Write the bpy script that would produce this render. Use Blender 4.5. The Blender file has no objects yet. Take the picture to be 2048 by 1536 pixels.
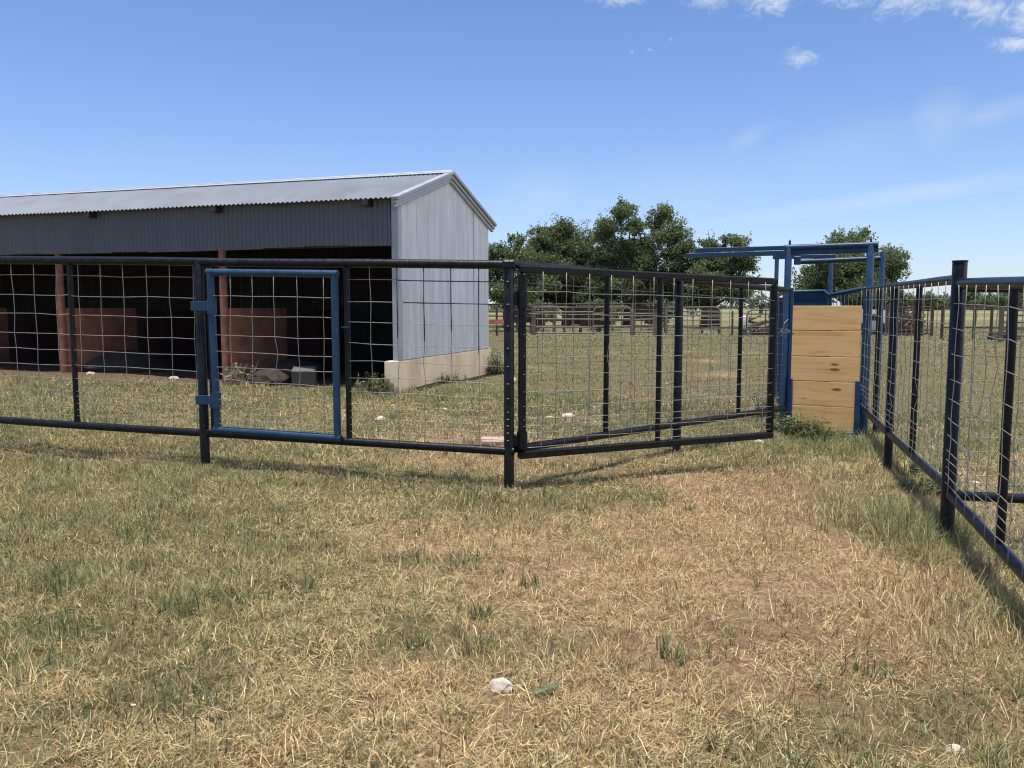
import bpy, math, random
import numpy as np
from mathutils import Vector

rng = random.Random(11)
nr = np.random.default_rng(7)
sc = bpy.context.scene
COL = sc.collection
R = math.radians

# ------------------------------------------------------------------ helpers
def tag(o, label=None, cat=None, group=None, kind=None):
    if label: o['label'] = label
    if cat: o['category'] = cat
    if group: o['group'] = group
    if kind: o['kind'] = kind
    return o

def empty(name, loc, label, cat, group=None, rz=0.0):
    o = bpy.data.objects.new(name, None)
    o.empty_display_size = 0.2
    COL.objects.link(o)
    o.location = loc
    o.rotation_euler = (0, 0, rz)
    return tag(o, label, cat, group)

def copy_tree(o, parent=None):
    c = o.copy(); COL.objects.link(c)
    if parent is not None: c.parent = parent
    for ch in list(o.children): copy_tree(ch, c)
    return c

class MB:
    """collects shapes in world space (or local space of a thing) for ONE mesh object"""
    def __init__(s): s.v = []; s.f = []
    def add(s, vs, fs):
        b = len(s.v); s.v += [tuple(v) for v in vs]; s.f += [tuple(b + i for i in f) for f in fs]
    def box(s, c, sx, sy, sz, ax=None, ay=None, az=None, bev=0.0):
        ax = Vector(ax or (1, 0, 0)).normalized(); ay = Vector(ay or (0, 1, 0)).normalized()
        az = Vector(az).normalized() if az else ax.cross(ay).normalized()
        c = Vector(c); hx, hy, hz = sx / 2, sy / 2, sz / 2
        if bev <= 0:
            vs = [c + ax * (i * hx) + ay * (j * hy) + az * (k * hz) for k in (-1, 1) for j in (-1, 1) for i in (-1, 1)]
            s.add(vs, [(0, 2, 3, 1), (4, 5, 7, 6), (0, 1, 5, 4), (2, 6, 7, 3), (0, 4, 6, 2), (1, 3, 7, 5)])
        else:
            b = min(bev, hx * .9, hy * .9, hz * .9)
            vs = []; idx = {}
            for k in (-1, 1):
                for j in (-1, 1):
                    for i in (-1, 1):
                        for m, (ex, ey, ez) in enumerate(((0, b, b), (b, 0, b), (b, b, 0))):
                            idx[(i, j, k, m)] = len(vs)
                            vs.append(c + ax * (i * (hx - ex)) + ay * (j * (hy - ey)) + az * (k * (hz - ez)))
            fs = []
            for i in (-1, 1):
                q = [idx[(i, j, k, 0)] for j, k in ((-1, -1), (1, -1), (1, 1), (-1, 1))]; fs.append(q if i > 0 else q[::-1])
                q = [idx[(j, i, k, 1)] for j, k in ((-1, -1), (1, -1), (1, 1), (-1, 1))]; fs.append(q[::-1] if i > 0 else q)
                q = [idx[(j, k, i, 2)] for j, k in ((-1, -1), (1, -1), (1, 1), (-1, 1))]; fs.append(q if i > 0 else q[::-1])
            for j in (-1, 1):
                for k in (-1, 1):
                    fs.append([idx[(-1, j, k, 1)], idx[(1, j, k, 1)], idx[(1, j, k, 2)], idx[(-1, j, k, 2)]])
                    fs.append([idx[(j, -1, k, 0)], idx[(j, 1, k, 0)], idx[(j, 1, k, 2)], idx[(j, -1, k, 2)]])
                    fs.append([idx[(j, k, -1, 0)], idx[(j, k, 1, 0)], idx[(j, k, 1, 1)], idx[(j, k, -1, 1)]])
                    for i in (-1, 1):
                        fs.append([idx[(i, j, k, 0)], idx[(i, j, k, 1)], idx[(i, j, k, 2)]])
            s.add(vs, fs)
        return s
    def bar(s, a, b, w, h, up=(0, 0, 1), bev=0.0):
        a = Vector(a); b = Vector(b); d = (b - a); L = d.length; d.normalize()
        up = Vector(up)
        side = d.cross(up)
        if side.length < 1e-4: side = d.cross(Vector((1, 0, 0)))
        side.normalize(); u2 = side.cross(d).normalized()
        return s.box((a + b) / 2, L, w, h, d, -side, u2, bev)
    def tube(s, pts, r, n=8, cap=True):
        pts = [Vector(p) for p in pts]
        rr = r if isinstance(r, (list, tuple)) else [r] * len(pts)
        d0 = (pts[-1] - pts[0]).normalized() if (pts[-1] - pts[0]).length > 1e-6 else Vector((0, 0, 1))
        ref = Vector((0, 0, 1)) if abs(d0.z) < .8 else Vector((1, 0, 0))
        vs = []
        for i, p in enumerate(pts):
            if i == 0: t = pts[1] - pts[0]
            elif i == len(pts) - 1: t = pts[-1] - pts[-2]
            else: t = (pts[i + 1] - pts[i]).normalized() + (pts[i] - pts[i - 1]).normalized()
            t.normalize()
            a = t.cross(ref)
            if a.length < .05: a = t.cross(Vector((0.3, 1, 0.2)))
            a.normalize(); b = t.cross(a).normalized()
            for k in range(n):
                an = 2 * math.pi * (k + .5) / n
                vs.append(p + (a * math.cos(an) + b * math.sin(an)) * rr[i])
        fs = []
        for i in range(len(pts) - 1):
            for k in range(n):
                k2 = (k + 1) % n
                fs.append((i * n + k, i * n + k2, (i + 1) * n + k2, (i + 1) * n + k))
        if cap:
            fs.append(tuple(range(n - 1, -1, -1))); m = (len(pts) - 1) * n
            fs.append(tuple(range(m, m + n)))
        s.add(vs, fs); return s
    def corr(s, o, u, n, length, bot, top, pitch=.0676, amp=.009, seg=8, rows=1, phase=0.0, updir=(0, 0, 1)):
        """corrugated sheet: waves run across u, ribs run along updir from bot(t) to top(t)"""
        o = Vector(o); u = Vector(u); n = Vector(n); w = Vector(updir)
        N = max(2, int(length / pitch * seg)); vs = []; fs = []
        for i in range(N + 1):
            t = length * i / N
            a = amp * math.sin(2 * math.pi * t / pitch + phase)
            b0, t0 = bot(t), top(t)
            for r_ in range(rows + 1):
                vs.append(o + u * t + n * a + w * (b0 + (t0 - b0) * r_ / rows))
        for i in range(N):
            for r_ in range(rows):
                p = i * (rows + 1) + r_
                fs.append((p, p + rows + 1, p + rows + 2, p + 1))
        s.add(vs, fs); return s
    def build(s, name, mat, parent=None, smooth=False, origin=None):
        me = bpy.data.meshes.new(name)
        if origin is not None:
            ox, oy, oz = origin
            s.v = [(v[0] - ox, v[1] - oy, v[2] - oz) for v in s.v]
        elif parent is not None:
            M = parent_inv(parent)
            s.v = [tuple(M @ Vector(v)) for v in s.v]
        me.from_pydata(s.v, [], s.f); me.update()
        if smooth is True:
            me.polygons.foreach_set('use_smooth', [True] * len(me.polygons))
        elif smooth:
            me.polygons.foreach_set('use_smooth', [True] * len(me.polygons))
            me.set_sharp_from_angle(angle=R(smooth))
        me.materials.append(mat)
        o = bpy.data.objects.new(name, me); COL.objects.link(o)
        if parent is not None: o.parent = parent
        if origin is not None: o.location = origin
        return o

def world_matrix(o):
    from mathutils import Matrix
    m = Matrix.Translation(o.location) @ o.rotation_euler.to_matrix().to_4x4()
    return (world_matrix(o.parent) @ m) if o.parent else m
def parent_inv(o): return world_matrix(o).inverted()

# ------------------------------------------------------------------ terrain
_tab = nr.random((64, 64))
def vnoise(x, y):
    xi = np.floor(x).astype(int); yi = np.floor(y).astype(int)
    fx = x - xi; fy = y - yi; fx = fx * fx * (3 - 2 * fx); fy = fy * fy * (3 - 2 * fy)
    a = _tab[xi % 64, yi % 64]; b = _tab[(xi + 1) % 64, yi % 64]; c = _tab[xi % 64, (yi + 1) % 64]; d = _tab[(xi + 1) % 64, (yi + 1) % 64]
    return (a * (1 - fx) + b * fx) * (1 - fy) + (c * (1 - fx) + d * fx) * fy
def fbm(x, y, o=3):
    s = 0; w = .5; t = 0
    for i in range(o):
        s = s + w * vnoise(x * 2 ** i + 17.3 * i, y * 2 ** i + 5.1 * i); t += w; w *= .5
    return s / t

def sstep(a, b, x):
    t = np.clip((np.asarray(x, float) - a) / (b - a), 0, 1); return t * t * (3 - 2 * t)
def gz(x, y):
    x = np.asarray(x, float); y = np.asarray(y, float)
    t = sstep(9, 24, y)
    xc = np.clip(x, -9, 6)
    sl = np.where(xc < 0, -.02 * xc, -.06 * xc) * (1 - t)
    yy = .03 * (np.clip(y, -3, 11) - 5.5)
    b = .010 * np.sin(x * 1.7 + y * .9) + .008 * np.sin(y * 2.3 - x * .8 + 1) + .006 * np.sin(x * 4.1 + 2) * np.sin(y * 3.7)
    b = b * (1 - sstep(30, 60, np.hypot(x, y)))
    b = b + (.034 * (fbm(x * 3.2 + 60, y * 3.2 + 60, 3) - .5) + .016 * (vnoise(x * 11 + 3, y * 11 + 8) - .5)) * (1 - sstep(9, 14, y))
    return sl + yy + b
def gzf(x, y): return float(gz(x, y))

# shed frame: corner O, A runs left along the open front, B runs to the back
SO = Vector((-1.40, 10.20, 0)); SA = Vector((-.949, .314, 0)).normalized(); SB = Vector((.314, .949, 0)).normalized()
SL, SW = 10.6, 3.25
def inshed(x, y, m=0.0):
    dx = x - SO.x; dy = y - SO.y
    a = dx * SA.x + dy * SA.y; b = dx * SB.x + dy * SB.y
    return (a > -m) & (a < SL + m) & (b > -m) & (b < SW + m), a, b

def ell(x, y, cx, cy, rx, ry):
    return np.clip(1 - np.sqrt(((x - cx) / rx) ** 2 + ((y - cy) / ry) ** 2), 0, 1)
def greenness(x, y):
    g = fbm(x * .55 + 3, y * .55 + 9, 4)
    g = (g - .5) * 1.7 + .31
    g = g + .75 * np.sqrt(ell(x, y, -2.5, 4.7, 1.5, 1.1))
    g = g + .35 * np.sqrt(ell(x, y, -1.2, 5.75, 2.6, .5))
    g = g + .3 * np.sqrt(ell(x, y, -.5, 3.6, 1.3, .7)) - .25 * np.sqrt(ell(x, y, .6, 4.1, 1.6, 1.1))
    g = g + .55 * np.sqrt(ell(x, y, 3.0, 8.0, 1.0, .9)) + .5 * np.sqrt(ell(x, y, 2.55, 4.2, .55, 1.4)) - .2 * np.sqrt(ell(x, y, 1.6, 3.2, 1.4, 1.6))
    g = g + .5 * np.sqrt(ell(x, y, -.6, 10.8, 1.8, 1.2)) + .40 * sstep(6.0, 8, y)
    fx = 2.60 + (y - 4.85) * .29 - .17
    g = g + .5 * np.clip(1 - np.abs(x - fx) / .50, 0, 1) ** .5 * ((y > 1.7) & (y < 8.3)) * np.clip((fbm(x * 1.7 + 71, y * 1.7 + 9, 3) - .32) * 2.6, 0, 1)
    return np.clip(g, 0, 1)
def tallness(x, y):
    fx = 2.60 + (y - 4.85) * .29 - .17
    t = np.clip(1 - np.abs(x - fx) / .55, 0, 1) ** .6 * ((y > 1.7) & (y < 8.3))
    return 1 + 1.0 * t * np.clip((fbm(x * 1.7 + 71, y * 1.7 + 9, 3) - .30) * 2.8, 0, 1.3) + .7 * sstep(1.2, 2.2, x) * sstep(2.0, 3.2, y) * (y < 9)* fbm(x * 1.3 + 3, y * 1.3, 2)
def dirtness(x, y):
    ins, a, b = inshed(x, y, .15)
    d = np.where(ins, 1.0, 0.0)
    front = np.clip(1 - np.maximum(-b, 0) / 1.1, 0, 1) * ((b < .2) & (a > .8) & (a < SL + 2))
    d = np.maximum(d, front * .75 * np.clip((a - .8) / 1.5, 0, 1))
    n = fbm(x * 2.1 + 40, y * 2.1, 3)
    d = np.maximum(d, 2.2 * ell(x, y, 2.35, 9.55, .75, .62))
    d = np.maximum(d, .55 * ell(x, y, 2.1, 5.9, .9, 1.2) )
    d = np.maximum(d, .9 * ell(x, y, 3.9, 5.5, 1.2, .8))
    d = np.maximum(d, .5 * ell(x, y, 1.5, 3.1, 1.6, 1.2))
    fx = 2.60 + (y - 4.85) * .2816 - .30
    d = np.maximum(d, .7 * np.clip(1 - np.abs(x - fx) / .28, 0, 1) * ((y > 5.1) & (y < 6.6)))
    return np.clip(d + (n - .5) * .7 * (d > .02), 0, 1)

# ------------------------------------------------------------------ materials
def nt(m):
    m.use_nodes = True; return m.node_tree.nodes, m.node_tree.links
def mat(name, base=(.5, .5, .5), rough=.6, metal=0.0, var=.15, scale=8.0, bump=0.0, bscale=60.0, dirt=None, dirt_amt=.5, dscale=3.0, stretch=(1, 1, 1), spec=.5):
    m = bpy.data.materials.new(name); N, L = nt(m); b = N['Principled BSDF']
    tc = N.new('ShaderNodeTexCoord'); mp = N.new('ShaderNodeMapping'); mp.inputs['Scale'].default_value = stretch
    L.new(tc.outputs['Object'], mp.inputs['Vector'])
    n1 = N.new('ShaderNodeTexNoise'); n1.inputs['Scale'].default_value = scale; n1.inputs['Detail'].default_value = 6
    L.new(mp.outputs[0], n1.inputs['Vector'])
    rp = N.new('ShaderNodeValToRGB'); rp.color_ramp.elements[0].position = .3; rp.color_ramp.elements[1].position = .7
    rp.color_ramp.elements[0].color = tuple(c * (1 - var) for c in base) + (1,)
    rp.color_ramp.elements[1].color = tuple(min(1, c * (1 + var)) for c in base) + (1,)
    L.new(n1.outputs['Fac'], rp.inputs[0]); out = rp.outputs[0]
    if dirt:
        n2 = N.new('ShaderNodeTexNoise'); n2.inputs['Scale'].default_value = dscale; n2.inputs['Detail'].default_value = 8; n2.inputs['Roughness'].default_value = .65
        L.new(mp.outputs[0], n2.inputs['Vector'])
        r2 = N.new('ShaderNodeValToRGB'); r2.color_ramp.elements[0].position = .5; r2.color_ramp.elements[1].position = .68
        r2.color_ramp.elements[0].color = (0, 0, 0, 1); r2.color_ramp.elements[1].color = (dirt_amt,) * 3 + (1,)
        L.new(n2.outputs['Fac'], r2.inputs[0])
        mx = N.new('ShaderNodeMix'); mx.data_type = 'RGBA'; mx.inputs[7].default_value = tuple(dirt) + (1,)
        L.new(r2.outputs[0], mx.inputs[0]); L.new(out, mx.inputs[6]); out = mx.outputs[2]
    L.new(out, b.inputs['Base Color'])
    b.inputs['Metallic'].default_value = metal; b.inputs['Specular IOR Level'].default_value = spec
    mr = N.new('ShaderNodeMapRange'); mr.inputs[3].default_value = max(.03, rough - .1); mr.inputs[4].default_value = min(1, rough + .1)
    L.new(n1.outputs['Fac'], mr.inputs[0]); L.new(mr.outputs[0], b.inputs['Roughness'])
    if bump > 0:
        n3 = N.new('ShaderNodeTexNoise'); n3.inputs['Scale'].default_value = bscale; n3.inputs['Detail'].default_value = 5
        L.new(mp.outputs[0], n3.inputs['Vector'])
        bp = N.new('ShaderNodeBump'); bp.inputs['Strength'].default_value = bump; bp.inputs['Distance'].default_value = .01
        L.new(n3.outputs['Fac'], bp.inputs['Height']); L.new(bp.outputs[0], b.inputs['Normal'])
    return m

M = {}
M['black'] = mat('black_paint', (.0035, .0042, .0062), .42, 0, .4, 16, .25, 45, (.022, .022, .024), .7, 22, spec=.28)
M['navy'] = mat('navy_black_paint', (.003, .0043, .0085), .36, 0, .4, 16, .25, 45, (.018, .02, .026), .6, 18, spec=.26)
M['blue'] = mat('blue_paint', (.013, .047, .10), .42, 0, .22, 11, .2, 45, (.03, .055, .095), .6, 12, spec=.3)
M['wire'] = mat('galvanised_wire', (.27, .262, .24), .45, .35, .2, 30)
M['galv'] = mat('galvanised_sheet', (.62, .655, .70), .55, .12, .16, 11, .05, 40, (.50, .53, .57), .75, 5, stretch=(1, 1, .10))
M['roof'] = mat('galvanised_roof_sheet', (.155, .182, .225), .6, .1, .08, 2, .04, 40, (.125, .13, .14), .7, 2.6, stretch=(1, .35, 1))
M['trim'] = mat('galvanised_trim', (.40, .42, .45), .45, .35, .08, 6)
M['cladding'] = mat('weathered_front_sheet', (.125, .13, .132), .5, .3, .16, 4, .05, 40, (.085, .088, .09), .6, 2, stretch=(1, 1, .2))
M['bluematte'] = mat('flat_blue_paint', (.013, .040, .098), .8, 0, .2, 9, 0, 40, (.02, .045, .09), .6, 6, spec=.08)
M['plain'] = mat('plain_grey_flashing', (.37, .385, .40), .5, .15, .12, 5, 0, 40, (.28, .29, .30), .6, 3)
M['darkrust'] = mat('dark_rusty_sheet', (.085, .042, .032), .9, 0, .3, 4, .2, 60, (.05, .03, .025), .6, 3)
M['weld'] = mat('weld_steel', (.10, .10, .105), .5, .4, .2, 30)
M['concrete'] = mat('concrete', (.84, .68, .48), .9, 0, .10, 5, .35, 60, (.28, .20, .14), .5, 2.2, stretch=(1, 1, .35))
M['rustpost'] = mat('rusty_pipe', (.27, .11, .07), .85, 0, .3, 9, .3, 80, (.10, .04, .025), .7, 6)
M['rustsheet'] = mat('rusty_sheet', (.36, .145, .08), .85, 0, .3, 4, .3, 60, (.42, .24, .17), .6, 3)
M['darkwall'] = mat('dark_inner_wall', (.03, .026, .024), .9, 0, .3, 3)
M['rail_rust'] = mat('weathered_brown_pipe', (.085, .058, .045), .8, 0, .3, 6, 0, 50, (.14, .11, .08), .6, 3, spec=.15)
M['rail_grey'] = mat('weathered_grey_pipe', (.17, .16, .12), .7, .1, .25, 6, 0, 50, (.16, .11, .08), .6, 3)
M['rail_dark'] = mat('dark_pipe', (.03, .028, .028), .6, 0, .3, 6)
M['oldwood'] = mat('weathered_post_wood', (.13, .105, .075), .9, 0, .3, 6, .4, 40, stretch=(1, 1, .15))
M['rock'] = mat('white_limestone', (.50, .45, .37), .95, 0, .2, 14, .8, 30, (.20, .16, .115), .85, 22)
M['pinkstone'] = mat('pinkish_stone', (.40, .30, .25), .95, 0, .15, 6, .4, 30)
M['block'] = mat('grey_concrete_block', (.11, .105, .095), .95, 0, .12, 10, .4, 50)
M['bark'] = mat('bark', (.06, .045, .035), .95, 0, .3, 5, .5, 20, stretch=(1, 1, .3))
M['pensheet'] = mat('old_brown_sheet', (.04, .026, .022), .85, 0, .3, 4, .3, 60, (.05, .036, .03), .6, 3, spec=.1)
M['manure'] = mat('dark_soil_heap', (.035, .026, .02), .95, 0, .4, 12, .6, 30)
M['carwhite'] = mat('white_car_paint', (.72, .73, .74), .3, 0, .03, 4)
M['glass'] = mat('car_glass', (.02, .025, .03), .08, 0, .05, 4)
M['tyre'] = mat('tyre_rubber', (.012, .012, .013), .8, 0, .2, 10)
M['chrome'] = mat('chrome', (.5, .5, .52), .25, .9, .05, 10)
M['plastic'] = mat('white_plastic', (.6, .6, .58), .5, 0, .08, 6)
M['turbine'] = mat('white_turbine_paint', (.82, .83, .84), .5, 0, .02, 1)

def wood_mat():
    m = bpy.data.materials.new('fresh_pine'); N, L = nt(m); b = N['Principled BSDF']
    tc = N.new('ShaderNodeTexCoord'); oi = N.new('ShaderNodeObjectInfo')
    ml = N.new('ShaderNodeMath'); ml.operation = 'MULTIPLY'; ml.inputs[1].default_value = 37.0; L.new(oi.outputs['Random'], ml.inputs[0])
    cb = N.new('ShaderNodeCombineXYZ'); [L.new(ml.outputs[0], cb.inputs[i]) for i in range(3)]
    ad = N.new('ShaderNodeVectorMath'); ad.operation = 'ADD'; L.new(tc.outputs['Object'], ad.inputs[0]); L.new(cb.outputs[0], ad.inputs[1])
    mp = N.new('ShaderNodeMapping'); mp.inputs['Scale'].default_value = (2.0, 2.0, 20); L.new(ad.outputs[0], mp.inputs[0])
    n1 = N.new('ShaderNodeTexNoise'); n1.inputs['Scale'].default_value = 1.0; n1.inputs['Detail'].default_value = 5; n1.inputs['Distortion'].default_value = .8
    L.new(mp.outputs[0], n1.inputs['Vector'])
    rp = N.new('ShaderNodeValToRGB'); e = rp.color_ramp.elements
    e[0].position = .28; e[0].color = (.55, .305, .10, 1); e[1].position = .56; e[1].color = (.75, .475, .205, 1)
    x = e.new(.40); x.color = (.68, .405, .15, 1)
    L.new(n1.outputs['Fac'], rp.inputs[0])
    # knots
    m2 = N.new('ShaderNodeMapping'); m2.inputs['Scale'].default_value = (3.0, 3.0, 9.0); L.new(ad.outputs[0], m2.inputs[0])
    vo = N.new('ShaderNodeTexVoronoi'); vo.inputs['Scale'].default_value = 1.0; L.new(m2.outputs[0], vo.inputs['Vector'])
    r2 = N.new('ShaderNodeValToRGB'); r2.color_ramp.elements[0].position = .10; r2.color_ramp.elements[0].color = (1, 1, 1, 1)
    r2.color_ramp.elements[1].position = .19; r2.color_ramp.elements[1].color = (0, 0, 0, 1)
    L.new(vo.outputs['Distance'], r2.inputs[0])
    mx = N.new('ShaderNodeMix'); mx.data_type = 'RGBA'; mx.inputs[7].default_value = (.22, .085, .03, 1)
    L.new(r2.outputs[0], mx.inputs[0]); L.new(rp.outputs[0], mx.inputs[6])
    # fine dark scratches along the grain
    m3 = N.new('ShaderNodeMapping'); m3.inputs['Scale'].default_value = (5, 5, 110); L.new(ad.outputs[0], m3.inputs[0])
    n3 = N.new('ShaderNodeTexNoise'); n3.inputs['Scale'].default_value = 1; n3.inputs['Detail'].default_value = 3; L.new(m3.outputs[0], n3.inputs['Vector'])
    r3 = N.new('ShaderNodeValToRGB'); r3.color_ramp.elements[0].position = .24; r3.color_ramp.elements[0].color = (.55, .55, .55, 1); r3.color_ramp.elements[1].position = .34; r3.color_ramp.elements[1].color = (0, 0, 0, 1)
    L.new(n3.outputs['Fac'], r3.inputs[0])
    mx2 = N.new('ShaderNodeMix'); mx2.data_type = 'RGBA'; mx2.inputs[7].default_value = (.30, .14, .05, 1)
    L.new(r3.outputs[0], mx2.inputs[0]); L.new(mx.outputs[2], mx2.inputs[6])
    L.new(mx2.outputs[2], b.inputs['Base Color']); b.inputs['Roughness'].default_value = .7
    return m
M['pine'] = wood_mat()

def leaf_mat(name, transl=.35, rough=.6):
    m = bpy.data.materials.new(name); N, L = nt(m); b = N['Principled BSDF']
    at = N.new('ShaderNodeAttribute'); at.attribute_name = 'Col'
    L.new(at.outputs['Color'], b.inputs['Base Color']); b.inputs['Roughness'].default_value = rough; b.inputs['Specular IOR Level'].default_value = .25
    tr = N.new('ShaderNodeBsdfTranslucent'); L.new(at.outputs['Color'], tr.inputs['Color'])
    mx = N.new('ShaderNodeMixShader'); mx.inputs[0].default_value = transl
    L.new(b.outputs[0], mx.inputs[1]); L.new(tr.outputs[0], mx.inputs[2]); L.new(mx.outputs[0], N['Material Output'].inputs['Surface'])
    return m
M['straw'] = leaf_mat('straw', .15, .7)
M['grass'] = leaf_mat('grass_blades', .3, .55)
M['leaf'] = leaf_mat('tree_leaves', .38, .5)

def ground_mat():
    m = bpy.data.materials.new('pasture_ground'); N, L = nt(m); b = N['Principled BSDF']
    geo = N.new('ShaderNodeNewGeometry')
    ag = N.new('ShaderNodeAttribute'); ag.attribute_name = 'green'
    ad = N.new('ShaderNodeAttribute'); ad.attribute_name = 'dirt'
    def noise(s, d=8, r=.6, st=(1, 1, 1)):
        mp = N.new('ShaderNodeMapping'); mp.inputs['Scale'].default_value = st; L.new(geo.outputs['Position'], mp.inputs[0])
        n = N.new('ShaderNodeTexNoise'); n.inputs['Scale'].default_value = s; n.inputs['Detail'].default_value = d; n.inputs['Roughness'].default_value = r
        L.new(mp.outputs[0], n.inputs['Vector']); return n.outputs['Fac']
    def ramp(f, stops):
        r = N.new('ShaderNodeValToRGB'); e = r.color_ramp.elements
        e[0].position, e[0].color = stops[0][0], tuple(stops[0][1]) + (1,)
        e[1].position, e[1].color = stops[-1][0], tuple(stops[-1][1]) + (1,)
        for p, c in stops[1:-1]: x = e.new(p); x.color = tuple(c) + (1,)
        L.new(f, r.inputs[0]); return r.outputs[0]
    def mix(f, a, bb):
        x = N.new('ShaderNodeMix'); x.data_type = 'RGBA'; L.new(f, x.inputs[0]); L.new(a, x.inputs[6]); L.new(bb, x.inputs[7]); return x.outputs[2]
    straw = ramp(noise(38, 6, .7), [(.3, (.08, .053, .033)), (.48, (.21, .142, .085)), (.6, (.33, .24, .145)), (.75, (.50, .38, .23))])
    green = ramp(noise(30, 6, .7), [(.3, (.045, .038, .02)), (.5, (.115, .10, .05)), (.75, (.26, .225, .12))])
    soil = ramp(noise(14, 8, .65), [(.3, (.06, .038, .024)), (.55, (.13, .085, .055)), (.75, (.22, .155, .105))])
    nb = noise(1.3, 6, .6)
    m1 = N.new('ShaderNodeMath'); m1.operation = 'ADD'; L.new(ag.outputs['Fac'], m1.inputs[0]); L.new(nb, m1.inputs[1])
    gr = ramp(m1.outputs[0], [(.62, (0, 0, 0)), (1.0, (1, 1, 1))])
    c = mix(gr, straw, green)
    # broad far-field bands of dry and green grass
    far = ramp(noise(.03, 5, .55, (.35, 1.3, 1)), [(.36, (.10, .108, .05)), (.5, (.175, .172, .085)), (.66, (.27, .245, .13))])
    sx = N.new('ShaderNodeSeparateXYZ'); L.new(geo.outputs['Position'], sx.inputs[0])
    mr = N.new('ShaderNodeMapRange'); mr.inputs[1].default_value = 22; mr.inputs[2].default_value = 70; L.new(sx.outputs['Y'], mr.inputs[0])
    c = mix(mr.outputs[0], c, far)
    c = mix(ad.outputs['Fac'], c, soil)
    L.new(c, b.inputs['Base Color']); b.inputs['Roughness'].default_value = .95; b.inputs['Specular IOR Level'].default_value = .1
    bp = N.new('ShaderNodeBump'); bp.inputs['Strength'].default_value = .7; bp.inputs['Distance'].default_value = .03
    L.new(noise(45, 8, .7), bp.inputs['Height']); L.new(bp.outputs[0], b.inputs['Normal'])
    return m
M['ground'] = ground_mat()

# ------------------------------------------------------------------ ground sheet
def axis(a, b, step, lo, hi, g=1.16):
    mid = list(np.arange(a, b + 1e-6, step)); out = mid[:]
    s = step; v = mid[-1]
    while v < hi: s *= g; v += s; out.append(v)
    s = step; v = mid[0]; pre = []
    while v > lo: s *= g; v -= s; pre.append(v)
    return np.array(pre[::-1] + out)
gx = axis(-7, 6, .06, -9000, 9000); gy = axis(1.4, 11, .06, -200, 9000)
X, Y = np.meshgrid(gx, gy); Zg = gz(X, Y)
nx, ny = len(gx), len(gy)
verts = np.stack([X.ravel(), Y.ravel(), Zg.ravel()], 1)
me = bpy.data.meshes.new('ground')
ii, jj = np.meshgrid(np.arange(nx - 1), np.arange(ny - 1)); k = (jj * nx + ii).ravel()
faces = np.stack([k, k + 1, k + nx + 1, k + nx], 1)
def fast_mesh(me, v, faces_list):
    """faces_list: list of int arrays (n,3) or (n,4)"""
    v = np.asarray(v, np.float32)
    me.vertices.add(len(v)); me.vertices.foreach_set('co', v.ravel())
    loops = np.concatenate([f.ravel() for f in faces_list]).astype(np.int32)
    tot = np.concatenate([np.full(len(f), f.shape[1], np.int32) for f in faces_list])
    st = np.concatenate([[0], np.cumsum(tot)[:-1]]).astype(np.int32)
    me.loops.add(len(loops)); me.loops.foreach_set('vertex_index', loops)
    me.polygons.add(len(tot)); me.polygons.foreach_set('loop_start', st)
    me.update(calc_edges=True)
fast_mesh(me, verts, [faces])
for nm, fn in (('green', greenness), ('dirt', dirtness)):
    a = me.attributes.new(nm, 'FLOAT', 'POINT'); a.data.foreach_set('value', fn(X.ravel(), Y.ravel()).astype(np.float32))
me.polygons.foreach_set('use_smooth', [True] * len(me.polygons))
me.materials.append(M['ground'])
go = bpy.data.objects.new('ground', me); COL.objects.link(go); tag(go, kind='structure')

# ------------------------------------------------------------------ grass blades
def blades(name, x, y, length, width, tilt, az, bend, col, m, zoff=0.0):
    n = len(x); z = gz(x, y) + zoff
    base = np.stack([x, y, z], 1)
    d = np.stack([np.sin(tilt) * np.cos(az), np.sin(tilt) * np.sin(az), np.cos(tilt)], 1)
    t2 = np.clip(tilt + bend, 0, 1.62)
    d2 = np.stack([np.sin(t2) * np.cos(az), np.sin(t2) * np.sin(az), np.cos(t2)], 1)
    tw = az + math.pi / 2 + nr.normal(0, .7, n)
    s = np.stack([np.cos(tw), np.sin(tw), np.zeros(n)], 1)
    L = length[:, None]; W = width[:, None] * .5
    p1 = base + d * L * .5; p2 = p1 + d2 * L * .5
    v = np.stack([base - s * W, base + s * W, p1 - s * W * .8, p1 + s * W * .8, p2], 1).reshape(-1, 3)
    b = np.arange(n)[:, None] * 5
    q = b + np.array([[0, 1, 3, 2]]); t = b + np.array([[2, 3, 4]])
    me = bpy.data.meshes.new(name); fast_mesh(me, v, [q, t])
    a = me.attributes.new('Col', 'FLOAT_COLOR', 'POINT')
    c = np.concatenate([np.repeat(col, 5, 0), np.ones((n * 5, 1))], 1).astype(np.float32)
    a.data.foreach_set('color', c.ravel())
    me.materials.append(m)
    o = bpy.data.objects.new(name, me); COL.objects.link(o); return o

def scatter(n, y0, y1, pw, wid=.70, extra=.9):
    yy = np.linspace(y0, y1, 2000); w = yy ** (-pw) * (wid * yy + extra); c = np.cumsum(w); c /= c[-1]
    y = np.interp(nr.random(n), c, yy); x = (nr.random(n) * 2 - 1) * (wid * y + extra)
    return x, y
def keep_out(x, y):
    ins, a, b = inshed(x, y, .05)
    k = ~ins
    return k
def pick(n, pal, jit=.18):
    pal = np.array(pal); c = pal[nr.integers(0, len(pal), n)]
    return np.clip(c * (1 + nr.normal(0, jit, (n, 1))) * (1 + nr.normal(0, .05, (n, 3))), .01, .8)
STRAW = [(.65, .50, .27), (.54, .40, .20), (.44, .315, .15), (.30, .21, .10), (.42, .345, .205), (.70, .57, .34), (.20, .135, .07), (.36, .285, .16)]
DRYGREEN = [(.27, .265, .125), (.33, .30, .155), (.21, .215, .10), (.39, .34, .19)]
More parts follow.
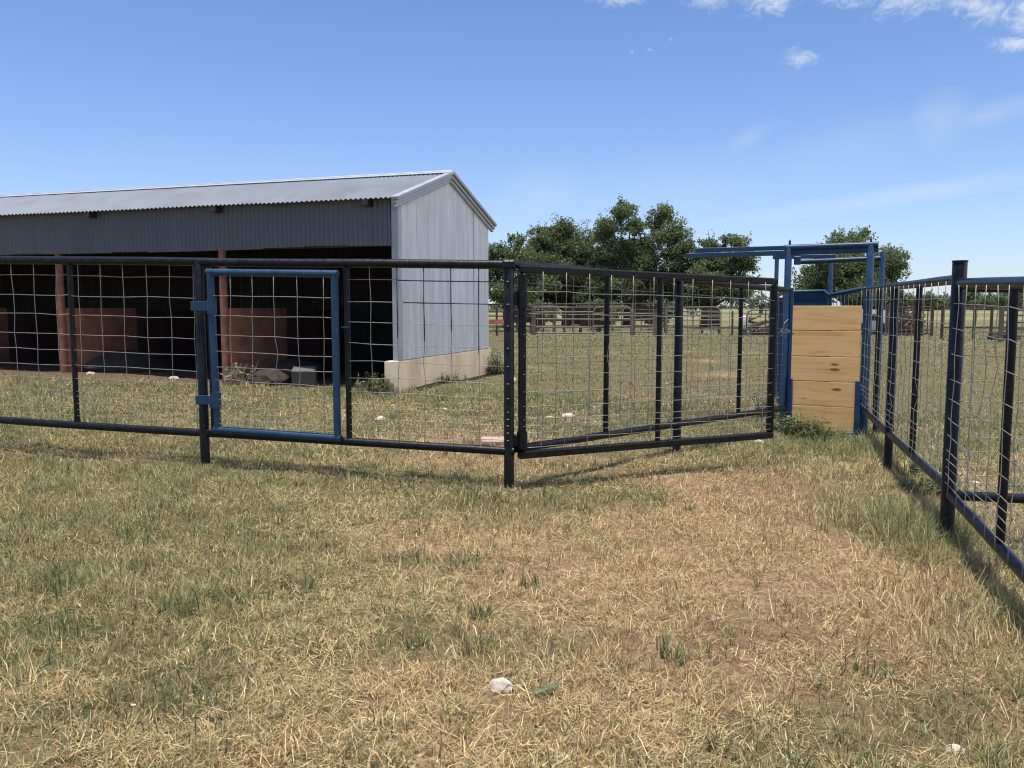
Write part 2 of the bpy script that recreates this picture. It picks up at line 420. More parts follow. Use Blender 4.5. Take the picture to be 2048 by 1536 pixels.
GREEN = [(.13, .16, .06), (.17, .195, .075), (.105, .14, .06), (.20, .23, .105), (.25, .25, .115)]
PASTURE = [(.195, .225, .12), (.245, .262, .15), (.15, .182, .092), (.32, .305, .195), (.38, .345, .225), (.12, .148, .072)]

# 1 straw litter lying flat
x, y = scatter(430000, 1.7, 9.5, 1.1); k = keep_out(x, y) & (dirtness(x, y) < nr.random(len(x)) * 1.1 + .15)
x, y = x[k], y[k]
cl = fbm(x * 2.6 + 11, y * 2.6 + 3, 3); k = nr.random(len(x)) < np.clip((cl - .40) * 5.5, .06, 1); x, y = x[k], y[k]; n = len(x)
az = nr.random(n) * 2 * math.pi
o = blades('dry_straw', x, y, np.clip(.032 * np.exp(nr.normal(0, .6, n)), .009, .2), np.maximum(nr.uniform(.0012, .0032, n), .0006 * y), nr.uniform(1.12, 1.56, n), az, nr.normal(0, .25, n), pick(n, STRAW), M['straw'], nr.uniform(.002, .02, n))
tag(o, 'dry yellow straw and cut grass lying loose over the bare ground', kind='stuff')
# 2 dry standing stubble
x, y = scatter(105000, 1.7, 11, 1.15); k = keep_out(x, y) & (dirtness(x, y) < .5 + .4 * nr.random(len(x))); x, y = x[k], y[k]
cl = fbm(x * 3.1 + 31, y * 3.1 + 13, 3); k = nr.random(len(x)) < np.clip((cl - .36) * 3.2, .05, 1); x, y = x[k], y[k]; n = len(x)
tc_x, tc_y = scatter(6500, 1.7, 10, 1.1); kk = nr.integers(6, 20, len(tc_x)); rr = np.repeat(np.arange(len(tc_x)), kk)
tsp = np.repeat(nr.uniform(.012, .05, len(tc_x)), kk); dx_ = nr.normal(0, 1, len(rr)) * tsp; dy_ = nr.normal(0, 1, len(rr)) * tsp
x2 = tc_x[rr] + dx_; y2 = tc_y[rr] + dy_; ok = keep_out(x2, y2); x2, y2, dx_, dy_ = x2[ok], y2[ok], dx_[ok], dy_[ok]
n1 = n; x = np.concatenate([x, x2]); y = np.concatenate([y, y2]); n = len(x)
azt = np.concatenate([nr.random(n1) * 6.283, np.arctan2(dy_, dx_) + nr.normal(0, .7, n - n1)])
g = greenness(x, y)[:, None]
c = np.where(nr.random((n, 1)) < g * .8, pick(n, DRYGREEN), pick(n, STRAW))
o = blades('dry_grass', x, y, nr.uniform(.02, .065, n) * (.6 + 1.3 * fbm(x * 4 + 7, y * 4 + 50, 2)) * (.4 + .6 * tallness(x, y)), np.maximum(nr.uniform(.0018, .0045, n), .0007 * y), np.abs(nr.normal(.45, .4, n)), azt, nr.uniform(0, .9, n), c, M['straw'])
tag(o, 'short dry tan grass standing in stubble across the near yard', kind='stuff')
# 3 green blades in clumps
nc = 19000; cx, cy = scatter(nc, 1.7, 10.5, 1.0); g = greenness(cx, cy)
k = keep_out(cx, cy) & (nr.random(nc) < np.clip((g - .18) * 1.3, .08, 1)); cx, cy, g = cx[k], cy[k], g[k]
m_ = nr.integers(5, 26, len(cx)); rep = np.repeat(np.arange(len(cx)), m_); n = len(rep)
sp = np.repeat(nr.uniform(.02, .09, len(cx)), m_)
x = cx[rep] + nr.normal(0, 1, n) * sp; y = cy[rep] + nr.normal(0, 1, n) * sp
hh = np.repeat(nr.uniform(.022, .072, len(cx)) * tallness(cx, cy) * (1 + .6 * (g > .75) * nr.random(len(cx))), m_)
az = np.arctan2(y - cy[rep], x - cx[rep]) + nr.normal(0, .8, n)
gc = np.where(np.repeat(nr.random(len(cx)) < .5, m_)[:, None], pick(n, DRYGREEN), pick(n, GREEN))
o = blades('green_grass', x, y, hh * nr.uniform(.6, 1.5, n), np.maximum(nr.uniform(.0018, .0048, n), .0007 * y), np.abs(nr.normal(.55, .35, n)), az, nr.uniform(.1, 1.2, n), gc, M['grass'])
tag(o, 'green grass tufts growing up between the dry straw near the fence', kind='stuff')
# distinct broad bladed tufts standing out of the straw
nc = 2600; cx, cy = scatter(nc, 1.8, 9, .9); g = greenness(cx, cy); cl = fbm(cx * 1.1 + 91, cy * 1.1 + 17, 3)
k = keep_out(cx, cy) & (nr.random(nc) < np.clip((cl - .38) * 3.6 + (g - .4) * .6, .05, 1)); cx, cy = cx[k], cy[k]
m_ = nr.integers(7, 24, len(cx)); rep = np.repeat(np.arange(len(cx)), m_); n = len(rep)
sp = np.repeat(nr.uniform(.010, .045, len(cx)), m_); x = cx[rep] + nr.normal(0, 1, n) * sp; y = cy[rep] + nr.normal(0, 1, n) * sp
az = np.arctan2(y - cy[rep], x - cx[rep]) + nr.normal(0, .6, n); hh = np.repeat(nr.uniform(.035, .10, len(cx)), m_) * nr.uniform(.5, 1.35, n)
gc = np.where(np.repeat(nr.random(len(cx)) < .22, m_)[:, None], pick(n, DRYGREEN), pick(n, [(.10, .13, .055), (.13, .155, .07), (.085, .11, .05), (.16, .18, .09)]))
o = blades('grass_tufts', x, y, hh, np.maximum(nr.uniform(.0024, .0062, n), .0007 * y), np.abs(nr.normal(.5, .35, n)), az, nr.uniform(.2, 1.3, n), gc, M['grass'])
tag(o, 'darker green tufts of broad bladed grass dotted through the straw', kind='stuff')
# 4 short pasture grass beyond the fence
x, y = scatter(230000, 6.2, 44, 1.25, .68, 1.0); k = keep_out(x, y) & (dirtness(x, y) < .15 + .5 * nr.random(len(x))); x, y = x[k], y[k]
cl = fbm(x * 1.7 + 5, y * 1.7 + 23, 4); k = nr.random(len(x)) < np.clip((cl - .30) * 2.8, .08, 1); x, y = x[k], y[k]; n = len(x)
g = greenness(x, y)[:, None]
c = np.where(nr.random((n, 1)) < .30 + .35 * g, pick(n, PASTURE[:3] + GREEN[3:]), pick(n, PASTURE))
o = blades('pasture_grass', x, y, nr.uniform(.025, .075, n) * (1 + y * .006), np.maximum(.003, .00075 * y) * nr.uniform(.7, 1.5, n), np.abs(nr.normal(.6, .4, n)), nr.random(n) * 6.283, nr.uniform(0, .9, n), c, M['grass'])
tag(o, 'short grey green pasture grass stretching behind the black fence', kind='stuff')

# ------------------------------------------------------------------ wire mesh panels and pipe fences
FR = [.11, .224, .334, .447, .539, .629, .705, .774, .811, .845, .882, .921]
def lerp(a, b, t): return a + (b - a) * t
class Frame:
    """vertical plane of a fence section from p0 to p1 with its own top and bottom heights"""
    def __init__(s, p0, p1, t0, t1, b0, b1):
        s.p0 = Vector((p0[0], p0[1], 0)); s.p1 = Vector((p1[0], p1[1], 0)); s.t0, s.t1, s.b0, s.b1 = t0, t1, b0, b1
        s.d = (s.p1 - s.p0); s.L = s.d.length; s.d.normalize(); s.n = Vector((s.d.y, -s.d.x, 0))
        if s.n.dot(s.p0) > 0: s.n = -s.n          # n faces the yard in front
    def at(s, t, f, off=0.0):
        p = s.p0.lerp(s.p1, t) + s.n * off
        zt = lerp(s.t0, s.t1, t); zb = lerp(s.b0, s.b1, t)
        return Vector((p.x, p.y, lerp(zt, zb, f)))
def wire_mesh(parent, F, ss, fr=FR, off=.02, r=.0024, end=(0, 1), vend=(.03, .975), wob=.004, cut=None, seed=0, name='wire_mesh'):
    q = random.Random(seed); mb = MB()
    jit = {}
    for i in range(len(ss)):
        lean = q.gauss(0, wob * .8)
        for j in range(len(fr)):
            k = 4 if q.random() < .06 else 1
            jit[(i, j)] = (lean * (.5 - fr[j]) * 2 + q.gauss(0, wob) * k, q.gauss(0, wob * .7), q.gauss(0, wob * .6) * k)
    def pt(i, j, o):
        a, b, c = jit[(i, j)]
        return F.at(ss[i], fr[j], o) + F.d * a + Vector((0, 0, b)) + F.n * c
    for j in range(len(fr)):
        last = len(ss)
        if cut and j in cut: last = cut[j]
        pts = [F.at(end[0], fr[j] + q.gauss(0, .004), off)] + [pt(i, j, off) for i in range(last)]
        if last == len(ss): pts.append(F.at(end[1], fr[j] + q.gauss(0, .004), off))
        mb.tube(pts, r, 5)
    for i in range(len(ss)):
        pts = [F.at(ss[i], vend[0], off + 2 * r) + F.d * jit[(i, 0)][0]] + [pt(i, j, off + 2 * r) for j in range(len(fr))] + [F.at(ss[i], vend[1], off + 2 * r) + F.d * jit[(i, len(fr) - 1)][0]]
        mb.tube(pts, r, 5)
    return mb.build(name, M['wire'], parent, smooth=True)
def spaced(F, first, step=.192, last=.06):
    out = []; s = first
    while s < F.L - last: out.append(s / F.L); s += step
    return out
def post(parent, x, y, ztop, r, m, base=None, name='post'):
    b = gzf(x, y) - .25 if base is None else base
    mb = MB(); mb.tube([(x, y, b), (x, y, ztop - .004), (x, y, ztop)], [r, r, r * .93], 14)
    return mb.build(name, m, parent, smooth=40)
def rail(parent, a, b, r, m, name, n=14):
    a = Vector(a); b = Vector(b); pts = []
    k = max(2, int((b - a).length / .5))
    for i in range(k + 1):
        p = a.lerp(b, i / k); p.z += rng.gauss(0, .002) if 0 < i < k else 0; pts.append(p)
    return MB().tube(pts, r, n).build(name, m, parent, smooth=40)
def welds(parent, F, t, fr, off, m):
    for f in fr:
        p = F.at(t, f, off)
        mb = MB(); mb.box(p + Vector((0, 0, .002)), rng.uniform(.012, .02), .006, .006, F.d, F.n, None, .003)
        mb.build('weld_bead', m, parent)

# ---- left black fence (runs from the middle post out of the frame to the left)
def lx(x): return 5.5 - .229 * (x + .02)
def ltop(x): return 1.54 - .0207 * (x + .02)
lf = empty('pipe_fence', (-2.25, lx(-2.25), gzf(-2.25, lx(-2.25))), 'black pipe and wire fence before the shed, holding the small blue gate', 'fence')
LX = [-6.62, -4.44, -2.255, -.02]
for xx in LX:
    post(lf, xx, lx(xx), ltop(xx) - .02, .034, M['black'])
a = (-6.65, lx(-6.65), ltop(-6.65) - .03); b = (.015, lx(.015), ltop(.015) - .03)
rail(lf, a, b, .030, M['black'], 'top_rail')
rail(lf, (a[0], a[1], a[2] - 1.242), (b[0], b[1], b[2] - 1.242), .029, M['black'], 'bottom_rail')
for xx in (-5.5, -3.312, -1.142):
    MB().tube([(xx, lx(xx), ltop(xx) - .06), (xx, lx(xx), ltop(xx) - 1.25)], .020, 12).build('stile', M['black'], lf, smooth=40)
# flat inner jamb bars beside the small gate
for x0 in (-2.185,):
    MB().bar((x0, lx(x0) + .01, ltop(x0) - .05), (x0, lx(x0) + .01, ltop(x0) - 1.25), .02, .03, (1, 0, 0)).build('jamb', M['black'], lf)
def lsec(x0, x1, vx, seed, cut=None, end=(0, 1)):
    F = Frame((x0, lx(x0)), (x1, lx(x1)), ltop(x0), ltop(x1), ltop(x0) - 1.30, ltop(x1) - 1.30)
    wire_mesh(lf, F, [(v - x0) / (x1 - x0) for v in vx], off=.012, seed=seed, cut=cut, end=end)
    return F
lsec(-6.62, -5.5, [-6.5 + .187 * i for i in range(6)], 1)
lsec(-5.5, -4.44, [-5.4 + .187 * i for i in range(6)], 2)
lsec(-4.44, -3.312, [-4.36 + .187 * i for i in range(6)], 3)
lsec(-3.312, -2.255, [-3.237 + .189 * i for i in range(6)], 14)
F = lsec(-1.142, -.02, [-.963 + .1865 * i for i in range(5)], 5, cut={8: 5, 9: 5, 10: 5})
mb = MB()                                                        # overspray of black paint on the upper wires
for i in range(1, 5):
    tt = (-.963 + .1865 * i + 1.142) / 1.122; e_ = rng.uniform(.36, .62)
    mb.tube([F.at(tt, f_, .0205) for f_ in (.03, e_ / 2, e_)], .0032, 5)
for f_, s_ in ((.11, .33), (.224, .36)):
    mb.tube([F.at(s_, f_, .0125), F.at(.7, f_, .0125), F.at(1, f_, .0125)], .0034, 5)
mb.build('painted_wire', M['black'], lf, smooth=True)
welds(lf, F, 1.0, FR, .036, M['weld'])
# the square overhang of the top rail joint at the corner
MB().box((-.02, lx(-.02), ltop(0) - .028), .085, .075, .06, (1, 0, 0), (0, 1, 0), None, .012).build('corner_joint', M['black'], lf)

# ---- small blue walk gate in the left fence
g0, g1 = -2.175, -1.195
off = -.045
def sp(x, dz): return Vector((x, lx(x) + off, ltop(x) + dz))
sg = empty('walk_gate', tuple(sp((g0 + g1) / 2, -1.3)), 'small blue pipe gate with wire mesh hung in the black fence', 'gate')
TL, TR, BL, BR = sp(g0 + .025, -.105), sp(g1 - .025, -.105), sp(g0 + .045, -1.235), sp(g1 - .025, -1.245)
mb = MB()
for p, q in ((TL, TR), (BL, BR)):
    e = (q - p).normalized() * .026; mb.tube([p - e, q + e], .0262, 14)
mb.tube([TL, BL], .026, 14); mb.tube([TR, BR], .026, 14)
mb.build('gate_frame', M['blue'], sg, smooth=40)
Fg = Frame((TL.x, TL.y), (TR.x, TR.y), TL.z, TR.z, BL.z, BR.z)
gfr = [.145, .268, .392, .498, .595, .68, .757, .80, .845, .885, .925, .962]
wire_mesh(sg, Fg, [.165, .345, .53, .715, .915], fr=gfr, off=.014, seed=8, vend=(0, 1.0))
for zz, fx in ((-.345, 0), (-1.02, .012)):
    h = MB(); c = sp(g0 + .03 + fx, zz)
    h.tube([c + Vector((0, 0, -.055)), c + Vector((0, 0, .055))], .034, 14)
    h.box(c + Vector((-.085, .005, .0)), .15, .012, .066, (1, -.229, 0), (.229, 1, 0), None, .003)
    h.build('hinge', M['blue'], sg, smooth=35)
lt = MB(); c = sp(g1 + .02, -.47); lt.bar(c, c + Vector((.05, .02, 0)), .012, .012); lt.build('latch', M['blue'], sg)

# ---- big black swing gate hung on the middle post, standing half open
ga, gb = Vector((.068, 5.535, 0)), Vector((2.105, 6.70, 0))
bg = empty('swing_gate', (.068, 5.535, .21), 'wide black wire mesh gate swung part way open on the middle post', 'gate')
Fb = Frame(ga, gb, 1.510, 1.462, .212, .164)
mb = MB()
h = .026
A0, A1, B0, B1 = Fb.at(0, 0), Fb.at(1, 0), Fb.at(0, 1), Fb.at(1, 1)
ez = Vector((0, 0, h))
mb.bar(A0 - ez - Fb.d * h, A1 - ez + Fb.d * h, .052, .052, bev=.008)
mb.bar(B0 + ez - Fb.d * h, B1 + ez + Fb.d * h, .052, .052, bev=.008)
mb.bar(A0 - ez * 2.05, B0 + ez * 2.05, .052, .052, (0, 1, 0), bev=.008)
mb.bar(A1 - ez * 2.05, B1 + ez * 2.05, .052, .052, (0, 1, 0), bev=.008)
mb.build('gate_frame', M['black'], bg)
t = .50
MB().tube([Fb.at(t, .035), Fb.at(t, .965)], .019, 12).build('stile', M['black'], bg, smooth=40)
fr2 = [f + .022 if f < .8 else f + .02 for f in FR]
wire_mesh(bg, Fb, spaced(Fb, .14, .19, .08), fr=fr2, off=.022, seed=21, wob=.0035, vend=(.03, .97))
welds(bg, Fb, 0, fr2, .03, M['weld'])
for f in (.175, .905):
    p = Fb.at(0, f); hb = MB()
    hb.tube([p + Vector((0, 0, -.06)), p + Vector((0, 0, .06))], .036, 14)
    hb.box(p + Vector((-.055, -.012, 0)), .10, .014, .075, (1, .1, 0), (-.1, 1, 0), None, .003)
    hb.build('hinge', M['black'], bg, smooth=35)

# ---- black fence that runs back from the middle post to the blue chute
qa, qb = Vector((-.01, 5.53, 0)), Vector((2.86, 8.66, 0))
bf = empty('pipe_fence', (1.4, 7.1, gzf(1.4, 7.1)), 'black pipe and wire fence behind the open gate, running back to the blue chute', 'fence')
Fk = Frame(qa, qb, 1.545, 1.437, .245, .137)
rail(bf, Fk.at(0, .023), Fk.at(1, .023), .029, M['black'], 'top_rail')
rail(bf, Fk.at(0, .977), Fk.at(1, .977), .029, M['black'], 'bottom_rail')
def tpx(u, p0, p1):      # where a view line u = x/y meets the fence line
    return (u * p0.y - p0.x) / ((p1.x - p0.x) - u * (p1.y - p0.y))
for px, r_, full in ((1357, .036, 1), (1213, .021, 0), (1480, .020, 0)):
    t = tpx((px - 1024) / 1656., qa, qb); p = Fk.at(t, .03); q = Fk.at(t, .97)
    if full: post(bf, p.x, p.y, p.z, r_, M['black'])
    else: MB().tube([p, q], r_, 12).build('stile', M['black'], bf, smooth=40)
wire_mesh(bf, Fk, spaced(Fk, .10, .20, .05), off=-.024, seed=33, wob=.003)

# ---- right fence, from the chute toward and past the camera
ra, rb = Vector((3.69, 8.72, 0)), Vector((2.60, 4.85, 0))
rf = empty('pipe_fence', (3.1, 6.7, gzf(3.1, 6.7)), 'navy black pipe and wire fence running from the chute to the tall flat topped post', 'fence')
Fr = Frame(ra, rb, 1.447, 1.425, .142, .125)
rail(rf, Fr.at(0, .024), Fr.at(.995, .024), .030, M['navy'], 'top_rail')
rail(rf, Fr.at(0, .976), Fr.at(.995, .976), .029, M['navy'], 'bottom_rail')
for px, r_, full in ((1786, .034, 1), (1755, .021, 0), (1834, .022, 0)):
    t = tpx((px - 1024) / 1656., ra, rb); p = Fr.at(t, .03); q = Fr.at(t, .97)
    if full: post(rf, p.x, p.y, p.z, r_, M['navy'])
    else: MB().tube([p, q], r_, 12).build('stile', M['navy'], rf, smooth=40)
wire_mesh(rf, Fr, spaced(Fr, .06, .20, .06), off=.03, seed=44, wob=.004)
post(rf, 2.60, 4.85, 1.495, .040, M['navy'])
MB().tube([(2.60, 4.85, 1.494), (2.60, 4.85, 1.503)], .043, 14).build('post_cap', M['navy'], rf, smooth=40)
welds(rf, Fr, 1.0, [f for f in FR], .042, M['weld'])

sa, sb = Vector((2.60, 4.84, 0)), Vector((1.80, 2.10, 0))
r2 = empty('pipe_fence', (2.4, 4.1, gzf(2.4, 4.1)), 'nearest navy black fence section at the right edge, this side of the tall post', 'fence')
Fs = Frame(sa, sb, 1.400, 1.335, .098, .030)
rail(r2, Fs.at(.005, .024), Fs.at(1, .024), .031, M['navy'], 'top_rail')
rail(r2, Fs.at(.005, .976), Fs.at(1, .976), .029, M['navy'], 'bottom_rail')
t = tpx((2022 - 1024) / 1656., sa, sb); MB().tube([Fs.at(t, .03), Fs.at(t, .97)], .022, 12).build('stile', M['navy'], r2, smooth=40)
wire_mesh(r2, Fs, spaced(Fs, .13, .2, .03), off=.03, seed=55, wob=.0045)
post(r2, 1.80, 2.10, 1.33, .036, M['navy'])

ca, cb = Vector((2.60, 4.86, 0)), Vector((5.0, 4.62, 0))
cf = empty('pipe_fence', (3.7, 4.75, gzf(3.7, 4.75)), 'navy black cross fence turning off to the right from the tall post', 'fence')
Fc = Frame(ca, cb, 1.38, 1.36, .085, .02)
rail(cf, Fc.at(.012, .024), Fc.at(1, .024), .030, M['navy'], 'top_rail')
rail(cf, Fc.at(.012, .976), Fc.at(1, .976), .029, M['navy'], 'bottom_rail')
wire_mesh(cf, Fc, spaced(Fc, .12, .2, .05), off=-.026, seed=66, wob=.005)
post(cf, 5.0, 4.62, 1.36, .036, M['navy'])
post(cf, 3.72, Fc.at(.468, 0).y, 1.36, .022, M['navy'], base=.05, name='stile')

# ------------------------------------------------------------------ blue chute with overhead track
PL, PR = Vector((2.915, 8.82, 0)), Vector((3.635, 8.48, 0))     # left and right front posts
ch = empty('stock_chute', (3.25, 8.7, gzf(3.25, 8.7)), 'blue steel chute frame with tall posts and a long overhead track', 'chute')
cd = (PR - PL).normalized(); cn = Vector((cd.y, -cd.x, 0))       # cn faces the yard
HT = 1.88
for p, r_ in ((PL, .036), (PR, .038)):
    post(ch, p.x, p.y, HT - .03, r_, M['blue'])
def up(p, z, o=0.0): return Vector((p.x, p.y, z)) + cn * o
# header beam over the opening: pipe on top of a deep channel
e0, e1 = PL - cd * .05, PR + cd * .07
mb = MB(); mb.tube([up(e0, HT - .028, .0), up(e1, HT - .022, .0)], .03, 14)
mb.bar(up(e0, HT - .080, -.02), up(e1, HT - .075, -.02), .055, .050, bev=.004)
mb.build('header_beam', M['blue'], ch, smooth=35)
for p in (PL + cd * .01, PR - cd * .0):
    k_ = MB(); k_.box(up(p, HT + .018, 0), .022, .02, .05, cd, cn, None, .004); k_.tube([up(p, HT + .03, 0), up(p, HT + .055, 0)], [.012, .006], 8); k_.build('track_stop', M['blue'], ch)
t0, t1 = PL - cd * 1.08, PR + cd * .08
mb = MB()
mb.bar(up(PL - cd * .98, HT - .03, .01), up(PL - cd * .03, HT - .03, .01), .045, .046, bev=.003)
mb.bar(up(t0, HT - .087, .028), up(PL - cd * .028, HT - .083, .028), .05, .05, bev=.003)
mb.build('overhead_track', M['blue'], ch)
# second post behind the right one and its cross pipe
P2 = PR + cd * .105 - cn * .30
post(ch, P2.x, P2.y, 1.80, .029, M['blue'])
P2l = PL + cd * .06 - cn * .30
mb = MB(); mb.tube([up(P2l, 1.715), up(P2, 1.735)], .026, 14); mb.build('cross_pipe', M['blue'], ch, smooth=40)
MB().box(up(P2l, 1.73, .01), .07, .05, .09, cd, cn, None, .006).build('bracket', M['blue'], ch)
# rear frame
RL, RR = Vector((3.365, 10.62, 0)), Vector((3.965, 10.38, 0))
for p in (RL, RR): post(ch, p.x, p.y, 1.835, .026, M['blue'])
rd = (RR - RL).normalized()
MB().bar(Vector((RL.x, RL.y, 1.858)) - rd * .05, Vector((RR.x, RR.y, 1.853)) + rd * .05, .05, .05, bev=.004).build('rear_beam', M['blue'], ch)
# left solid wall
mb = MB(); pa, pb = PL - cd * .03 - cn * .04, RL
mb.bar((pa.x, pa.y, .72), (pb.x, pb.y, .74), .006, 1.22); mb.build('side_sheet', M['bluematte'], ch)
mb = MB(); mb.tube([(pa.x, pa.y, 1.40), (pb.x, pb.y, 1.36)], .026, 12); mb.build('side_rail', M['blue'], ch, smooth=40)
# right open wall: pipe rail with bars
pa, pb = PR + cd * .02 - cn * .05, RR
mb = MB(); mb.tube([(pa.x, pa.y, 1.432), (pb.x, pb.y, 1.375)], .026, 12)
mb.build('side_rail', M['blue'], ch, smooth=40)
MB().tube([(pa.x, pa.y, .2), (pb.x, pb.y, .2)], .026, 12).build('side_rail', M['blue'], ch, smooth=40)
mb = MB()
for i in range(1, 10):
    p = pa.lerp(pb, i / 10.); mb.tube([(p.x, p.y, .2), (p.x, p.y, lerp(1.432, 1.375, i / 10.))], .005, 6)
mb.build('side_bars', M['wire'], ch)
p = pa.lerp(pb, .62); MB().bar((p.x, p.y, .1), (p.x, p.y, 1.38), .05, .03, (1, 0, 0)).build('side_stile', M['blue'], ch)
# guide channels that hold the plank gate
for p, s in ((PL + cd * .050, 1), (PR - cd * .055, -1)):
    mb = MB(); q = p + cn * .012
    if s > 0: mb.bar(up(q, -.12), up(q, 1.43), .028, .05, tuple(cn), bev=.003)
    else: mb.bar(up(q + cd * .02, -.12), up(q + cd * .02, 1.43), .03, .05, tuple(cn), bev=.003)
    mb.build('guide_channel', M['blue'], ch)
    w = .055
    mb = MB(); q2 = q + cd * (s * .012) + cn * .042
    mb.bar(up(q2, -.12), up(q2, .47), .008, w, tuple(cd)); mb.build('guide_plate', M['blue'], ch)
# steel sheet gate at the back of the chute
rg = empty('sheet_gate', (3.7, 10.45, .1), 'blue solid sheet steel gate closing the back of the chute', 'gate')
ga_, gb_ = Vector((3.43, 10.50, 0)), Vector((3.90, 10.29, 0))
mb = MB(); mb.bar((ga_.x, ga_.y, .78), (gb_.x, gb_.y, .78), .01, 1.24); mb.build('sheet', M['blue'], rg)
mb = MB(); mb.tube([(ga_.x, ga_.y, .1), (ga_.x, ga_.y, 1.42), (gb_.x - .04, gb_.y + .015, 1.425), (gb_.x, gb_.y, 1.38), (gb_.x, gb_.y, .1)], .024, 12)
mb.build('gate_frame', M['blue'], rg, smooth=40)
# plank gate in the opening
pg = empty('plank_gate', (3.25, 8.64, -.06), 'fresh yellow pine plank gate standing shut in the blue chute', 'gate')
w0, w1 = PL + cd * .066 + cn * .02, PR - cd * .060 + cn * .02
zs = [1.245, .985, .715, .455, .195, -.062]
for i in range(5):
    hgt = zs[i] - zs[i + 1] - .0065; zc = (zs[i] + zs[i + 1]) / 2
    org = (w0 + w1) / 2 + Vector((0, 0, zc)); sl = rng.gauss(0, .001)
    mb = MB(); mb.box((0, 0, 0), (w1 - w0).length, .038, hgt, (1, 0, sl), (0, 1, 0), None, .003)
    o = mb.build('plank', M['pine'], None)
    o.parent = pg; o.location = org - pg.location; o.rotation_euler = (0, 0, math.atan2(cd.y, cd.x))
mb = MB(); mb.bar(up(w0, -.088, 0), up(w1, -.084, 0), .06, .045, bev=.004); mb.build('bottom_channel', M['blue'], pg)
# knot of twine tied on the fence wire beside the chute
tw = MB(); q = random.Random(5); c = Fk.at(.965, .36, .03)
for i in range(9):
    p = c; pts = [p]
    for k_ in range(4):
        p = p + Vector((q.gauss(0, .018), q.gauss(0, .008), q.gauss(.006 if i > 4 else -.008, .02))); pts.append(p)
    tw.tube(pts, .004, 5)
tw.build('twine', M['wire'], None)
tag(bpy.data.objects['twine'], 'knot of pale grey twine tied to the fence wire beside the chute', 'twine')

# ------------------------------------------------------------------ open fronted shed
def S(a, b, z): return Vector((SO.x, SO.y, 0)) + SA * a + SB * b + Vector((0, 0, z))
zg = .15; ZC = .56; ZCL = 1.97; ZE = 2.53; ZR = 3.09
sh = empty('livestock_shed', (SO.x, SO.y, gzf(SO.x, SO.y)), 'long open fronted corrugated metal shed with a grey gable roof', 'shed')
OV = .16
def rz(b): return lerp(ZE, ZR, (b + OV) / (SW / 2 + OV)) if b <= SW / 2 else lerp(ZR, ZE, (b - SW / 2) / (SW / 2 + OV))
mb = MB()
sd = (S(0, SW / 2, ZR) - S(0, -OV, ZE)); sl_len = sd.length; sd.normalize(); nrm = SA.cross(sd); nrm = nrm if nrm.z > 0 else -nrm
sag = [rng.gauss(0, .007) for _ in range(40)]
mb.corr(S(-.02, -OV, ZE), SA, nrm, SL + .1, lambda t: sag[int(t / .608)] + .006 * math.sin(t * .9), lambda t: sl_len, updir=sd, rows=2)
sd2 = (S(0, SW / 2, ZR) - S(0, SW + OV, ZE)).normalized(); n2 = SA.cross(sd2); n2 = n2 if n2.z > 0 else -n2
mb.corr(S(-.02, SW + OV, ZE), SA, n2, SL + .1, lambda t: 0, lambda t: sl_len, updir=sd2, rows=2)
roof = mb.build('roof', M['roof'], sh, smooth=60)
mb = MB()
for dvec, nn in ((sd, nrm), (sd2, n2)):
    top = S(0, SW / 2, ZR + .008)
    c = top - dvec * .075 + nn * .011 + SA * (SL / 2)
    mb.box(c, SL + .14, .15, .003, SA, dvec, nn)
mb.tube([S(-.06, SW / 2, ZR + .014), S(SL + .08, SW / 2, ZR + .014)], .018, 8)
mb.build('ridge_cap', M['trim'], roof)
# screw heads of rake and three stepped rake trims
for side, dvec, nn, b0 in ((0, sd, nrm, -OV), (1, sd2, n2, SW + OV)):
    mb = MB()
    for i, (pr, dn) in enumerate(((.095, .020), (.068, .068), (.044, .114))):
        lo = S(-.0, b0, ZE) + nn * (.012 - dn) ; hi = S(0, SW / 2, ZR) + nn * (.012 - dn)
        mb.bar(lo - SA * (pr / 2 - .0), hi - SA * (pr / 2) + dvec * .006, pr, .043, tuple(nn), bev=.004)
    mb.build('rake_trim', M['trim'], sh)
# gable wall, seen on the right
def gtop(b): return rz(b) - .05
mb = MB(); mb.corr(S(0, .10, 0), SB, -SA, SW - .10, lambda t: ZC + .01, lambda t: gtop(t + .10), rows=6, amp=.0125)
mb.build('gable_wall', M['galv'], sh, smooth=60)
mb = MB()
for b in (.93, 1.76, 2.6):
    mb.box(S(-.0122, b, (ZC + gtop(b)) / 2), .003, .012, gtop(b) - ZC - .03, SA, SB)
mb.build('sheet_lap', M['galv'], sh)
mb = MB(); mb.box(S(-.012, .05, (ZC + rz(0)) / 2 - .03), .006, .105, rz(0) - ZC - .07, SA, SB); mb.box(S(.03, -.004, (ZC + rz(0)) / 2 - .03), .08, .006, rz(0) - ZC - .07, SA, SB)
mb.build('corner_trim', M['plain'], sh)
# front sheeting above the opening
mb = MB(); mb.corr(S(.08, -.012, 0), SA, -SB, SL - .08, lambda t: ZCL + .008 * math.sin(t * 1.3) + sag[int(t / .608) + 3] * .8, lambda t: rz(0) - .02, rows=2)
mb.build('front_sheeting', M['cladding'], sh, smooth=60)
MB().bar(S(0.05, .05, ZCL + .05), S(SL, .05, ZCL + .05), .05, .10).build('header', M['rail_dark'], sh)
for a in (.35, 2.55, 4.6, 6.9, 9.1):
    MB().box(S(a, -.09, rz(-.09) - .065), .09, .15, .07, SA, SB).build('rafter_tail', M['rail_dark'], sh)
# back and far walls, dark inside
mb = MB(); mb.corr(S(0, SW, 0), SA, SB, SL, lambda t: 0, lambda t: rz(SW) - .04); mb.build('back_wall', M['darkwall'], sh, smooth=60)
mb = MB(); mb.corr(S(SL, 0, 0), SB, SA, SW, lambda t: 0, lambda t: rz(t) - .045); mb.build('end_wall', M['galv'], sh, smooth=60)
